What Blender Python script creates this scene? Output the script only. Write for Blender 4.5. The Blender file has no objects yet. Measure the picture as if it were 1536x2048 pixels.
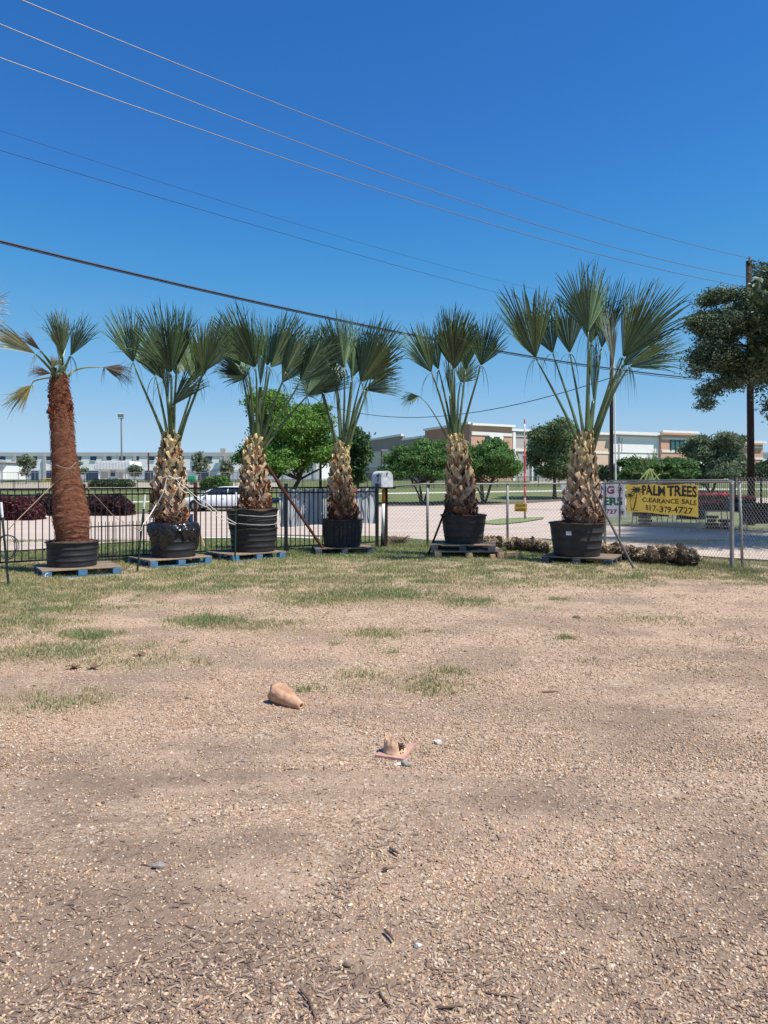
import bpy, math, random
import numpy as np
from mathutils import Vector, Matrix
S = bpy.context.scene
C = bpy.context.collection
R = math.radians
# ------------------------------------------------------------------ camera
F, HY, H0 = 1500.0, 962.0, 1.55          # focal length in photo pixels, horizon row, eye height
cd = bpy.data.cameras.new('camera'); cam = bpy.data.objects.new('camera', cd); C.objects.link(cam)
cd.sensor_fit = 'VERTICAL'; cd.sensor_height = 36; cd.sensor_width = 27
cd.lens = 36*F/2048; cd.shift_y = (HY-1024)/2048
cam.location = (0, 0, H0); cam.rotation_euler = (R(90), 0, 0)
cd.clip_start = .05; cd.clip_end = 5000
S.camera = cam
# ------------------------------------------------------------------ sky, sun, exposure
EL, AZ = 61, 116                          # AZ clockwise from +Y
w = bpy.data.worlds.new('World'); S.world = w; w.use_nodes = True
nt = w.node_tree; nt.nodes.clear()
sky = nt.nodes.new('ShaderNodeTexSky'); sky.sky_type = 'NISHITA'; sky.sun_disc = False
sky.sun_elevation = R(EL); sky.sun_rotation = R(AZ)
sky.air_density = 1.0; sky.dust_density = 0; sky.ozone_density = 1.0; sky.altitude = 200
bg = nt.nodes.new('ShaderNodeBackground'); bg.inputs[1].default_value = .101
ow = nt.nodes.new('ShaderNodeOutputWorld')
hs = nt.nodes.new('ShaderNodeHueSaturation'); hs.inputs['Saturation'].default_value = 1.2
cv = nt.nodes.new('ShaderNodeRGBCurve')      # the phone's colour response to the sky
v1_ = nt.nodes.new('ShaderNodeVectorMath'); v1_.operation = 'SCALE'; v1_.inputs['Scale'].default_value = .12
v2_ = nt.nodes.new('ShaderNodeVectorMath'); v2_.operation = 'SCALE'; v2_.inputs['Scale'].default_value = 1/.12
for ch, pts in enumerate([[(0, 0), (.087, .033), (.107, .043), (.144, .062), (.235, .138), (.418, .262), (.617, .375), (1, .47)],
                          [(0, 0), (.198, .175), (.235, .212), (.296, .285), (.429, .400), (.638, .515), (.799, .585), (1, .67)],
                          [(0, 0), (.423, .555), (.474, .615), (.552, .680), (.680, .730), (.783, .791), (1, .85)]]):
    c_ = cv.mapping.curves[ch]
    while len(c_.points) < len(pts): c_.points.new(.5, .5)
    for p_, q_ in zip(c_.points, pts): p_.location = q_; p_.handle_type = 'AUTO_CLAMPED'
cv.mapping.update()
nt.links.new(sky.outputs[0], hs.inputs['Color']); nt.links.new(hs.outputs[0], v1_.inputs[0])
nt.links.new(v1_.outputs[0], cv.inputs['Color'])
sx_ = nt.nodes.new('ShaderNodeSeparateColor'); cx_ = nt.nodes.new('ShaderNodeCombineColor'); m1_ = nt.nodes.new('ShaderNodeMath'); m1_.operation = 'MULTIPLY'; m1_.inputs[1].default_value = 1.32
m2_ = nt.nodes.new('ShaderNodeMath'); m2_.operation = 'MAXIMUM'; nt.links.new(cv.outputs[0], sx_.inputs[0]); nt.links.new(sx_.outputs[1], m1_.inputs[0]); nt.links.new(m1_.outputs[0], m2_.inputs[0]); nt.links.new(sx_.outputs[2], m2_.inputs[1])
nt.links.new(sx_.outputs[0], cx_.inputs[0]); nt.links.new(sx_.outputs[1], cx_.inputs[1]); nt.links.new(m2_.outputs[0], cx_.inputs[2]); nt.links.new(cx_.outputs[0], v2_.inputs[0])
nt.links.new(v2_.outputs[0], bg.inputs[0]); nt.links.new(bg.outputs[0], ow.inputs[0])
sd = bpy.data.lights.new('sun', 'SUN'); sd.energy = 4.9; sd.angle = R(.53); sd.color = (1, .96, .9)
sun = bpy.data.objects.new('sun', sd); C.objects.link(sun)
SD = Vector((math.cos(R(EL))*math.sin(R(AZ)), math.cos(R(EL))*math.cos(R(AZ)), math.sin(R(EL))))
sun.rotation_euler = SD.to_track_quat('Z', 'Y').to_euler(); sun.location = (8, -3, 20)
S.view_settings.view_transform = 'Standard'; S.view_settings.look = 'None'
S.view_settings.exposure = 0.25; S.view_settings.gamma = 1
# ------------------------------------------------------------------ ground heights and pixel helpers
def G(D):
    D = np.asarray(D, float)
    return np.interp(D, [19, 26, 50, 60, 85, 110, 5000], [0, -.25, -.25, 0, 1.0, 1.6, 1.6])
def P(px, py, D): return np.array([(px-768)/F*D, D, H0-(py-HY)/F*D])
def gd(px, py):                           # depth where the ray through a pixel meets the ground
    Ds = np.concatenate([np.arange(1.5, 30, .01), np.arange(30, 250, .1)])
    z = H0-(py-HY)/F*Ds
    k = np.argmax(z <= G(Ds))
    return float(Ds[k]) if z[k] <= G(Ds[k]) else 120.
def GP(px, py):
    D = gd(px, py); return np.array([(px-768)/F*D, D, float(G(D))])
def GX(px, D): return np.array([(px-768)/F*D, D, float(G(D))])
# ------------------------------------------------------------------ noise
def hsh(i, j, s=0):
    n = (i.astype(np.int64)*374761393 + j.astype(np.int64)*668265263 + s*1442695041) & 0xffffffff
    n = ((n ^ (n >> 13))*1274126177) & 0xffffffff
    return ((n ^ (n >> 16)) & 0xffff)/65535.
def vn(x, y, s=0):
    i = np.floor(x); j = np.floor(y); fx = x-i; fy = y-j
    fx = fx*fx*(3-2*fx); fy = fy*fy*(3-2*fy)
    a = hsh(i, j, s); b = hsh(i+1, j, s); c = hsh(i, j+1, s); d = hsh(i+1, j+1, s)
    return (a*(1-fx)+b*fx)*(1-fy)+(c*(1-fx)+d*fx)*fy
def fbm(x, y, s=0, o=4):
    x = np.asarray(x, float); y = np.asarray(y, float)
    r = 0; a = .5; t = 0
    for k in range(o):
        r = r+a*vn(x, y, s+k); t += a; a *= .5; x = x*2.03+3.1; y = y*2.03+1.7
    return r/t
def sst(a, b, x):
    t = np.clip((x-a)/(b-a), 0, 1); return t*t*(3-2*t)
# ------------------------------------------------------------------ mesh builder
def org(p):
    o = np.zeros(3)
    while p is not None: o = o+np.array(p.location); p = p.parent
    return o
class MB:
    def __init__(s): s.v = []; s.f = []; s.t = []; s.n = 0
    def add(s, V, Fc, tint=(1, 1, 1)):
        V = np.asarray(V, float).reshape(-1, 3)
        t = np.asarray(tint, float)
        if t.ndim == 1: t = np.tile(t, (len(V), 1))
        s.v.append(V); s.t.append(t)
        if isinstance(Fc, np.ndarray): s.f.append(Fc+s.n)
        else:
            g = {}
            for f in Fc: g.setdefault(len(f), []).append(f)
            for k, q in g.items(): s.f.append(np.array(q)+s.n)
        s.n += len(V); return s
    def box(s, c, d, rz=0, rx=0, ry=0, tint=(1, 1, 1), bev=0):
        h = np.array(d)/2.
        if bev:
            b = min(bev, .45*min(d)); q = []
            for sx in (-1, 1):
                for sy in (-1, 1):
                    for sz in (-1, 1):
                        q += [(sx*h[0], sy*(h[1]-b), sz*(h[2]-b)), (sx*(h[0]-b), sy*h[1], sz*(h[2]-b)), (sx*(h[0]-b), sy*(h[1]-b), sz*h[2])]
            V = np.array(q)
            import bmesh
            bm = bmesh.new()
            for p in V: bm.verts.new(p)
            bmesh.ops.convex_hull(bm, input=bm.verts); bm.verts.index_update()
            bm.verts.ensure_lookup_table()
            V = np.array([v.co[:] for v in bm.verts]); Fc = [[v.index for v in f.verts] for f in bm.faces]; bm.free()
        else:
            V = np.array([(x, y, z) for x in (-1, 1) for y in (-1, 1) for z in (-1, 1)])*h
            Fc = [(0, 1, 3, 2), (4, 6, 7, 5), (0, 4, 5, 1), (2, 3, 7, 6), (0, 2, 6, 4), (1, 5, 7, 3)]
        M3 = np.array((Matrix.Rotation(rz, 3, 'Z') @ Matrix.Rotation(ry, 3, 'Y') @ Matrix.Rotation(rx, 3, 'X')))
        return s.add(V @ M3.T+np.array(c), Fc, tint)
    def tube(s, pts, r, n=8, tint=(1, 1, 1), caps=True, squash=1.):
        pts = np.asarray(pts, float); m = len(pts)
        r = np.full(m, r) if np.isscalar(r) else np.interp(np.linspace(0, 1, m), np.linspace(0, 1, len(r)), r)
        T = np.gradient(pts, axis=0); T /= np.linalg.norm(T, axis=1)[:, None]+1e-9
        up = np.array([0, -1., 0]) if abs(T[0][1]) < .9 else np.array([1., 0, 0])
        V = []
        for k in range(m):
            a = np.cross(T[k], up); a /= np.linalg.norm(a)+1e-9; b = np.cross(a, T[k])
            th = np.arange(n)/n*2*np.pi
            V.append(pts[k]+r[k]*(np.cos(th)[:, None]*a+squash*np.sin(th)[:, None]*b))
        V = np.concatenate(V); i = np.arange(n); j = (i+1) % n
        Fc = [np.stack([k*n+i, k*n+j, (k+1)*n+j, (k+1)*n+i], 1) for k in range(m-1)]
        Fl = [tuple(f) for f in np.concatenate(Fc)]
        if caps: Fl += [tuple(range(n))[::-1], tuple((m-1)*n+np.arange(n))]
        return s.add(V, Fl, tint)
    def lathe(s, c, prof, n=48, fn=None, tint=(1, 1, 1), cap=(0, 0)):
        prof = np.array(prof, float); th = np.arange(n)/n*2*np.pi
        Rr, T = np.meshgrid(prof[:, 0], th, indexing='ij'); Z = np.repeat(prof[:, 1][:, None], n, 1)
        if fn: Rr, Z = fn(Rr, T, Z)
        V = np.stack([Rr*np.cos(T), Rr*np.sin(T), Z], -1).reshape(-1, 3)+np.array(c)
        i = np.arange(n); j = (i+1) % n; m = len(prof)
        Fl = [tuple(f) for k in range(m-1) for f in np.stack([k*n+i, k*n+j, (k+1)*n+j, (k+1)*n+i], 1)]
        if cap[0]: Fl.append(tuple(range(n))[::-1])
        if cap[1]: Fl.append(tuple((m-1)*n+np.arange(n)))
        return s.add(V, Fl, tint)
    def grid(s, A, tint=(1, 1, 1)):         # A: (m,n,3) array of points
        m, n = A.shape[:2]; i, j = np.meshgrid(np.arange(m-1), np.arange(n-1), indexing='ij'); k = (i*n+j).ravel()
        return s.add(A.reshape(-1, 3), np.stack([k, k+1, k+n+1, k+n], 1), tint)
    def prism(s, poly, ax0, ax1, o, depthv, tint=(1, 1, 1)):
        poly = np.array(poly, float); n = len(poly)
        A = np.array(o)+poly[:, :1]*np.array(ax0)+poly[:, 1:]*np.array(ax1)
        V = np.concatenate([A, A+np.array(depthv)]); i = np.arange(n); j = (i+1) % n
        return s.add(V, [tuple(i)[::-1], tuple(i+n)]+[(a, b, b+n, a+n) for a, b in zip(i, j)], tint)
    def build(s, name, mat, parent=None, smooth=False, loc=None):
        me = bpy.data.meshes.new(name)
        V = np.concatenate(s.v); T = np.concatenate(s.t)
        o = org(parent)
        ob_loc = np.zeros(3)
        if parent is None and loc is not None: ob_loc = np.array(loc, float); o = ob_loc
        me.vertices.add(len(V)); me.vertices.foreach_set('co', (V-o).astype(np.float32).ravel())
        cnt = sum(f.size for f in s.f); npl = sum(len(f) for f in s.f)
        me.loops.add(cnt); me.loops.foreach_set('vertex_index', np.concatenate([f.ravel() for f in s.f]).astype(np.int32))
        tot = np.concatenate([np.full(len(f), f.shape[1]) for f in s.f])
        me.polygons.add(npl); me.polygons.foreach_set('loop_start', np.concatenate([[0], np.cumsum(tot)[:-1]]).astype(np.int32))
        me.polygons.foreach_set('loop_total', tot.astype(np.int32))
        me.update(calc_edges=True)
        me.polygons.foreach_set('use_smooth', np.full(npl, bool(smooth)))
        a = me.color_attributes.new('tint', 'FLOAT_COLOR', 'POINT')
        a.data.foreach_set('color', np.concatenate([T, np.ones((len(T), 1))], 1).astype(np.float32).ravel())
        me.validate()
        ob = bpy.data.objects.new(name, me); C.objects.link(ob)
        ob.location = ob_loc
        if parent is not None: ob.parent = parent
        if mat: me.materials.append(mat)
        return ob
def tag(o, label=None, cat=None, group=None, kind=None):
    if label: o['label'] = label
    if cat: o['category'] = cat
    if group: o['group'] = group
    if kind: o['kind'] = kind
    return o
def empty(name, loc, label, cat, group=None):
    o = bpy.data.objects.new(name, None); C.objects.link(o); o.location = [float(v) for v in loc]; o.empty_display_size = .1
    return tag(o, label, cat, group)
# ------------------------------------------------------------------ materials
def mat(name, col, rough=.75, var=.18, vs=6., bump=0., bs=40., metal=0., tint=True, trans=0., stretch=(1, 1, 1), spec=.35, col2=None, hs2=1.):
    m = bpy.data.materials.new(name); m.use_nodes = True; t = m.node_tree; N = t.nodes; L = t.links
    b = N['Principled BSDF']; b.inputs['Roughness'].default_value = rough; b.inputs['Metallic'].default_value = metal
    b.inputs['Specular IOR Level'].default_value = spec
    tc = N.new('ShaderNodeTexCoord'); mp = N.new('ShaderNodeMapping'); mp.inputs['Scale'].default_value = stretch
    L.new(tc.outputs['Object'], mp.inputs[0])
    nz = N.new('ShaderNodeTexNoise'); nz.inputs['Scale'].default_value = vs; nz.inputs['Detail'].default_value = 6; nz.inputs['Roughness'].default_value = .65
    L.new(mp.outputs[0], nz.inputs['Vector'])
    mr = N.new('ShaderNodeMapRange'); mr.inputs[1].default_value = .28; mr.inputs[2].default_value = .72
    L.new(nz.outputs['Fac'], mr.inputs[0])
    mx = N.new('ShaderNodeMix'); mx.data_type = 'RGBA'; L.new(mr.outputs[0], mx.inputs['Factor'])
    c = np.array(col); a = c*(1-var) if col2 is None else np.array(col2); d = np.clip(c*(1+var), 0, .95) if col2 is None else c
    mx.inputs['A'].default_value = (*a, 1); mx.inputs['B'].default_value = (*d, 1)
    out = mx.outputs['Result']
    if tint:
        at = N.new('ShaderNodeAttribute'); at.attribute_name = 'tint'
        mu = N.new('ShaderNodeMix'); mu.data_type = 'RGBA'; mu.blend_type = 'MULTIPLY'; mu.inputs['Factor'].default_value = 1
        L.new(out, mu.inputs['A']); L.new(at.outputs['Color'], mu.inputs['B']); out = mu.outputs['Result']
    L.new(out, b.inputs['Base Color'])
    if bump:
        n2 = N.new('ShaderNodeTexNoise'); n2.inputs['Scale'].default_value = bs; n2.inputs['Detail'].default_value = 5
        L.new(mp.outputs[0], n2.inputs['Vector'])
        bp = N.new('ShaderNodeBump'); bp.inputs['Strength'].default_value = bump; bp.inputs['Distance'].default_value = .02
        L.new(n2.outputs['Fac'], bp.inputs['Height']); L.new(bp.outputs[0], b.inputs['Normal'])
    if trans:
        tr = N.new('ShaderNodeBsdfTranslucent'); L.new(out, tr.inputs[0])
        ms = N.new('ShaderNodeMixShader'); ms.inputs[0].default_value = trans
        L.new(b.outputs[0], ms.inputs[1]); L.new(tr.outputs[0], ms.inputs[2]); L.new(ms.outputs[0], N['Material Output'].inputs[0])
    return m
m_pot = mat('black_pot_plastic', (.027, .027, .030), .55, .35, 5, .3, 14)
m_bag = mat('black_torn_plastic', (.015, .015, .018), .24, .3, 9, .6, 10, spec=.6)
m_soil = mat('potting_soil', (.11, .06, .035), .95, .5, 14, 1, 60)
m_fibre = mat('red_brown_trunk_fibre', (.235, .095, .052), .95, .5, 9, 1., 60, stretch=(1, 1, 6))
m_boot = mat('dry_leaf_base', (.46, .375, .285), .85, .4, 9, .7, 50)
m_core = mat('trunk_core_dark', (.06, .035, .025), .95, .5, 10, .8, 50)
m_leaf = mat('palm_leaf_green', (.082, .138, .064), .44, .3, 3, trans=.16, spec=.45)
m_pet = mat('petiole_green', (.085, .125, .045), .42, .3, 5, spec=.5)
m_blue = mat('worn_blue_paint', (.04, .23, .46), .8, 1, 5, .4, 30, col2=(.12, .14, .15))
m_bluedk = mat('dark_blue_grey_paint', (.035, .07, .12), .85, 1, 7, .4, 30, col2=(.13, .13, .125))
m_wood = mat('grey_weathered_wood', (.30, .22, .15), .9, .3, 8, .5, 40, stretch=(1, 4, 4))
m_cut = mat('fresh_lumber', (.50, .33, .19), .85, .2, 6, .3, 40)
m_iron = mat('black_painted_iron', (.012, .013, .016), .45, .3, 4)
m_rust = mat('rusty_brown_steel', (.10, .035, .022), .8, .45, 12, .4, 50)
m_galv = mat('galvanised_steel', (.27, .265, .25), .55, .2, 8, metal=.2)
m_wire = mat('galvanised_wire', (.30, .30, .30), .5, .1, 8, metal=.5)
m_vinyl = mat('grey_vinyl_back', (.64, .64, .65), .6, .08, 3, .2, 8, trans=.25)
m_white = mat('white_paint', (.78, .78, .76), .5, .06, 3)
m_whitem = mat('weathered_white_mailbox', (.62, .63, .64), .5, .35, 9, .2, 30)
m_black = mat('black_matt', (.012, .012, .014), .7, .2, 5)
m_pvc = mat('white_pvc', (.78, .78, .76), .35, .08, 5)
m_orange = mat('orange_tape', (.72, .28, .02), .5, .15, 8)
m_rope = mat('white_rope', (.72, .68, .58), .9, .1, 30)
m_rope2 = mat('tan_rope', (.36, .26, .17), .9, .15, 30)
m_cable = mat('black_cable', (.03, .035, .05), .5, .2, 5)
m_alu = mat('aluminium_wire', (.22, .21, .21), .45, .1, 5, metal=.3)
m_pole = mat('creosoted_pole', (.045, .028, .024), .9, .4, 4, .6, 30, stretch=(3, 3, .4))
m_tpost = mat('green_stake', (.02, .045, .035), .6, .3, 8)
m_straw = mat('dry_straw', (.38, .30, .21), .95, .4, 20)
m_strawd = mat('dark_root_mat', (.06, .042, .028), .98, .4, 20, 1, 60)
m_cone = mat('sun_faded_orange', (.72, .50, .29), .75, 1, 14, .4, 30, col2=(.46, .25, .17))
m_coneb = mat('faded_pink_rubber', (.50, .29, .22), .8, .15, 12, .4, 40)
m_stone = mat('grey_stone', (.30, .265, .225), .85, .3, 30, .5, 60)
m_twig = mat('dry_twig', (.13, .085, .06), .9, .3, 30)
m_bark = mat('tree_bark', (.085, .06, .045), .95, .35, 6, .8, 30)
m_fol = mat('tree_foliage', (.10, .10, .10), .6, .25, .8, trans=.28, spec=.25)
m_foll = mat('oak_foliage', (.10, .10, .10), .45, .25, 2, trans=.22, spec=.35)
m_gls = mat('dark_glass', (.02, .03, .045), .08, .1, 1, spec=.8)
m_blgl = mat('tinted_window_glass', (.02, .05, .10), .5, .15, 1, spec=.3)
m_car = mat('white_car_paint', (.78, .79, .80), .22, .03, 2, spec=.6)
m_tyre = mat('tyre_rubber', (.02, .02, .02), .8, .2, 9)
m_rim = mat('alloy_rim', (.35, .35, .36), .35, .1, 9, metal=.7)
m_lamp = mat('headlamp_lens', (.6, .65, .68), .1, .05, 9, spec=.8)
# ------------------------------------------------------------------ ground
NS = np.random.default_rng(7)
def blobs(x, y, L):
    r = np.zeros_like(x)
    for (px, py, rx, ry, s) in L:
        c = GP(px, py); wob = 1+.6*(fbm(x*2.2, y*2.2, 31)-.5)*2
        d = ((x-c[0])/rx)**2+((y-c[1])/ry)**2
        r = np.maximum(r, s*np.exp(-d*wob*1.1))
    return r
GB = [(405, 1243, .36, .3, 1.), (175, 1272, .3, .25, 1.), (30, 1250, .7, .8, .8), (730, 1190, 1.3, .8, 1.), (900, 1165, 2., .8, .8), (500, 1245, .5, .5, .7), (640, 1200, .7, .6, .9),
      (750, 1268, .4, .35, .5), (870, 1372, .3, .25, .42), (1130, 1276, .12, .12, .8), (70, 1402, .3, .25, .5), (150, 1405, .3, .25, .4), (1122, 1200, .2, .2, .7), (620, 1375, .15, .12, .45),
      (260, 1322, .7, .3, .42), (940, 1205, .8, .5, .7), (330, 1180, 1.2, .5, .7), (100, 1300, .8, .5, .6), (720, 1350, .25, .2, .5), (1290, 1240, .5, .3, .3), (905, 1345, .2, .2, .5)]
BB = [(300, 1240, .55, .75, 1.), (250, 1225, .4, .4, .8), (410, 1205, .7, .3, .9), (330, 1275, .7, .5, .9), (1400, 1300, 2.5, 1.5, .8), (600, 1300, 1.3, .9, .7), (720, 1150, 1.0, .35, .75), (560, 1150, .8, .3, .6), (1050, 1165, 1.2, .4, .6), (700, 1130, .9, .4, .5)]
def grass_den(x, y):
    kx = x/np.maximum(y, .5)*F+768
    Db = np.interp(kx, [-400, 100, 300, 700, 1000, 1250, 1900], [7.9, 8.7, 10.1, 10.4, 11.1, 11.8, 12.])
    n = fbm(x*.9, y*.9, 3); n2 = fbm(x*3.4, y*3.4, 9)
    b = sst(-1.3, 1.6, y-Db+(n-.5)*3.5)*(.45+.75*sst(.3, .62, n2))
    b = b*(1-.85*np.clip(blobs(x, y, BB), 0, 1))
    b = np.maximum(b, np.clip(blobs(x, y, GB)*1.15*sst(.25, .62, n2+.12), 0, 1))
    b = np.maximum(b, sst(13.2, 15, y)*.9)
    return np.clip(b, 0, 1.1)
DB = [(1150, 1420, 1.1, .35, .55), (250, 1700, 1.0, .22, .6), (1250, 1620, .9, .18, .6), (700, 1840, .6, .12, .6), (1380, 1500, 1.2, .2, .55), (200, 1560, 1.2, .16, .5), (900, 1680, .5, .14, .45), (380, 1490, .35, .12, .7), (60, 1520, .6, .25, .8), (1350, 1305, .9, .2, .6), (1190, 1325, .3, .12, .7), (1235, 1378, .4, .12, .6), (770, 1392, .3, .1, .7), (1020, 1327, .25, .08, .55), (850, 1560, .45, .12, .5),
      (480, 1590, .7, .1, .6), (300, 1640, .5, .1, .5), (1230, 1830, .55, .2, .9), (1000, 1900, .4, .15, .6), (330, 1790, .5, .12, .6), (150, 1780, .3, .1, .5), (500, 1870, .6, .12, .7), (700, 1720, .08, .3, .7), (780, 1655, .05, .25, .6),
      (1450, 1650, .5, .2, .5), (250, 1960, .7, .15, .8), (100, 1900, .5, .15, .7), (650, 1960, .5, .1, .6), (1180, 1560, .5, .08, .4), (1350, 1760, .4, .1, .5), (530, 1395, .2, .1, .5), (640, 1545, .5, .06, .5), (60, 1410, .4, .1, .35)]
def dark_den(x, y):
    n = fbm(x*1.3+5, y*2.2, 17); n2 = fbm(x*7, y*9, 23, 3)
    d = blobs(x, y, DB)*(.75+.8*n2)+.75*sst(.50, .70, n)*(.6+.6*n2)
    return np.clip(d, 0, 1)
def axis(lo, hi, st, far, g=1.16):
    a = list(np.arange(lo, hi, st)); s = st; v = hi
    while v < far: a.append(v); s *= g; v += s
    a.append(far); return a
ys = np.array([-60, -20, -6, -1, .8]+axis(1.4, 17.5, .07, 2600, 1.05))
xr = axis(0, 9, .07, 2200, 1.13); xs = np.array([-v for v in xr[:0:-1]]+xr)
X, Y = np.meshgrid(xs, ys, indexing='ij')
gr = grass_den(X, Y); dk = dark_den(X, Y)
Z = G(Y)+np.where(Y < 19, (fbm(X*1.1, Y*1.1, 40)-.5)*.05+(fbm(X*5, Y*5, 41, 3)-.5)*.014, 0)
gmb = MB(); gmb.grid(np.stack([X, Y, Z], -1), np.stack([np.clip(gr, 0, 1), dk, sst(14.5, 15.5, Y)], -1).reshape(-1, 3))
def gz(x, y): return G(y)+np.where(y < 19, (fbm(x*1.1, y*1.1, 40)-.5)*.05+(fbm(x*5, y*5, 41, 3)-.5)*.014, 0)
def ground_mat():
    m = bpy.data.materials.new('gravel_yard_and_lawn'); m.use_nodes = True; t = m.node_tree; N = t.nodes; L = t.links
    b = N['Principled BSDF']; b.inputs['Roughness'].default_value = .95; b.inputs['Specular IOR Level'].default_value = .15
    tc = N.new('ShaderNodeTexCoord'); at = N.new('ShaderNodeAttribute'); at.attribute_name = 'tint'
    sp = N.new('ShaderNodeSeparateColor'); L.new(at.outputs['Color'], sp.inputs[0])
    def noise(s, d=6, r=.6):
        n = N.new('ShaderNodeTexNoise'); n.inputs['Scale'].default_value = s; n.inputs['Detail'].default_value = d; n.inputs['Roughness'].default_value = r
        L.new(tc.outputs['Object'], n.inputs['Vector']); return n.outputs['Fac']
    def ramp(f, st):
        r = N.new('ShaderNodeValToRGB'); L.new(f, r.inputs[0]); e = r.color_ramp.elements
        while len(e) < len(st): e.new(.5)
        for k, (p, c) in enumerate(st): e[k].position = p; e[k].color = (*c, 1)
        return r.outputs[0]
    def mix(f, a, c, bt='MIX'):
        x = N.new('ShaderNodeMix'); x.data_type = 'RGBA'; x.blend_type = bt
        if isinstance(f, float): x.inputs['Factor'].default_value = f
        else: L.new(f, x.inputs['Factor'])
        for s_, v in (('A', a), ('B', c)):
            if isinstance(v, tuple): x.inputs[s_].default_value = (*v, 1)
            else: L.new(v, x.inputs[s_])
        return x.outputs['Result']
    def mth(op, a, c, cl=False):
        x = N.new('ShaderNodeMath'); x.operation = op; x.use_clamp = cl
        for k, v in enumerate((a, c)):
            if isinstance(v, (int, float)): x.inputs[k].default_value = v
            else: L.new(v, x.inputs[k])
        return x.outputs[0]
    def vor(s):
        v = N.new('ShaderNodeTexVoronoi'); v.inputs['Scale'].default_value = s; v.inputs['Randomness'].default_value = 1
        L.new(tc.outputs['Object'], v.inputs['Vector']); return v
    v1 = vor(75); v2 = vor(34)
    sc = N.new('ShaderNodeSeparateColor'); L.new(v1.outputs['Color'], sc.inputs[0])
    peb = ramp(sc.outputs[0], [(0, (.20, .155, .12)), (.14, (.42, .29, .19)), (.4, (.60, .43, .285)), (.62, (.68, .51, .345)), (.85, (.76, .61, .44)), (1., (.84, .76, .66))])
    edge = N.new('ShaderNodeMapRange'); L.new(v1.outputs['Distance'], edge.inputs[0]); edge.inputs[1].default_value = .25; edge.inputs[2].default_value = .75; edge.inputs[3].default_value = 1; edge.inputs[4].default_value = .6
    pebc = mix(1., peb, edge.outputs[0], 'MULTIPLY')
    sc2 = N.new('ShaderNodeSeparateColor'); L.new(v2.outputs['Color'], sc2.inputs[0])
    big = ramp(sc2.outputs[1], [(0, (.46, .33, .23)), (.5, (.66, .50, .36)), (1., (.82, .72, .60))])
    sand = ramp(noise(18, 8, .75), [(.25, (.36, .26, .185)), (.5, (.55, .41, .30)), (.75, (.70, .545, .41))])
    cov = N.new('ShaderNodeMapRange'); L.new(noise(1.1, 5, .6), cov.inputs[0]); cov.inputs[1].default_value = .4; cov.inputs[2].default_value = .58; cov.inputs[3].default_value = .2; cov.inputs[4].default_value = .9
    c = mix(cov.outputs[0], sand, pebc)
    bm_ = mth('MULTIPLY', mth('GREATER_THAN', sc2.outputs[0], .8), mth('LESS_THAN', v2.outputs['Distance'], .42))
    c = mix(bm_, c, big)
    c = mix(ramp(noise(.5, 4, .5), [(.35, (0, 0, 0)), (.7, (.8, .8, .8))]), c, mix(1., c, (1.0, .94, .90), 'MULTIPLY'))
    dirt = ramp(noise(30, 7, .8), [(.3, (.16, .115, .082)), (.55, (.31, .228, .172)), (.8, (.47, .36, .28))])
    c = mix(mth('MULTIPLY', sp.outputs[1], .88), c, dirt)
    grs = ramp(noise(22, 8, .8), [(.3, (.24, .21, .11)), (.5, (.36, .33, .17)), (.72, (.52, .44, .27))])
    c = mix(mth('MULTIPLY', sp.outputs[0], .62), c, grs)
    lawn = ramp(noise(.35, 10, .75), [(.3, (.105, .135, .055)), (.5, (.15, .185, .078)), (.7, (.24, .25, .13))])
    lawn = mix(.5, lawn, ramp(noise(14, 6, .8), [(.3, (.08, .12, .035)), (.7, (.24, .28, .12))]))
    c = mix(sp.outputs[2], c, lawn)
    c = mix(1., c, (.95, .90, .855), 'MULTIPLY')
    L.new(c, b.inputs['Base Color'])
    hgt = mth('ADD', mth('MULTIPLY', mth('SUBTRACT', 1., v1.outputs['Distance']), .6), noise(45, 6, .8))
    bp = N.new('ShaderNodeBump'); bp.inputs['Strength'].default_value = .9; bp.inputs['Distance'].default_value = .012
    L.new(hgt, bp.inputs['Height']); L.new(bp.outputs[0], b.inputs['Normal'])
    return m
tag(gmb.build('ground', ground_mat(), smooth=True), kind='structure')
# strips lying on the ground, drawn between two edges
def strip(name, near, far, off, m, nx=90, ny=14, px0=None, px1=None):
    near = np.array(near, float); far = np.array(far, float)
    p0 = near[0, 0] if px0 is None else px0; p1 = near[-1, 0] if px1 is None else px1
    A = np.zeros((nx, ny, 3))
    for i, px in enumerate(np.linspace(p0, p1, nx)):
        a = gd(px, np.interp(px, near[:, 0], near[:, 1])); c = gd(px, np.interp(px, far[:, 0], far[:, 1]))
        Dd = np.linspace(a, c, ny); A[i, :, 0] = (px-768)/F*Dd; A[i, :, 1] = Dd
        A[i, :, 2] = G(Dd)+off+.03*(Dd < 19)
    b = MB(); b.grid(A); return tag(b.build(name, m, smooth=True), kind='structure')
m_road = mat('dusty_concrete_road', (.52, .415, .33), .9, .14, .9, .3, 60, stretch=(.4, 1, 1), tint=False)
m_walk = mat('pale_concrete', (.60, .56, .47), .9, .1, 2, tint=False)
m_mulch = mat('dark_mulch', (.14, .095, .075), .95, .4, 6, .6, 30, tint=False)
m_bank = mat('dry_gravel_bank', (.42, .36, .27), .95, .25, .8, .3, 10, tint=False)
m_lawn = mat('green_lawn', (.21, .25, .10), .95, .4, 5, .8, 30, tint=False)
m_lot = mat('shaded_asphalt', (.30, .25, .22), .95, .25, 2, .3, 30, tint=False)
NE = [(-900, 1150), (-200, 1112), (60, 1103), (200, 1090), (300, 1084), (420, 1074), (560, 1070), (780, 1073), (870, 1082), (980, 1092), (1180, 1100), (1480, 1121), (1700, 1132), (2600, 1150)]
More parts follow.
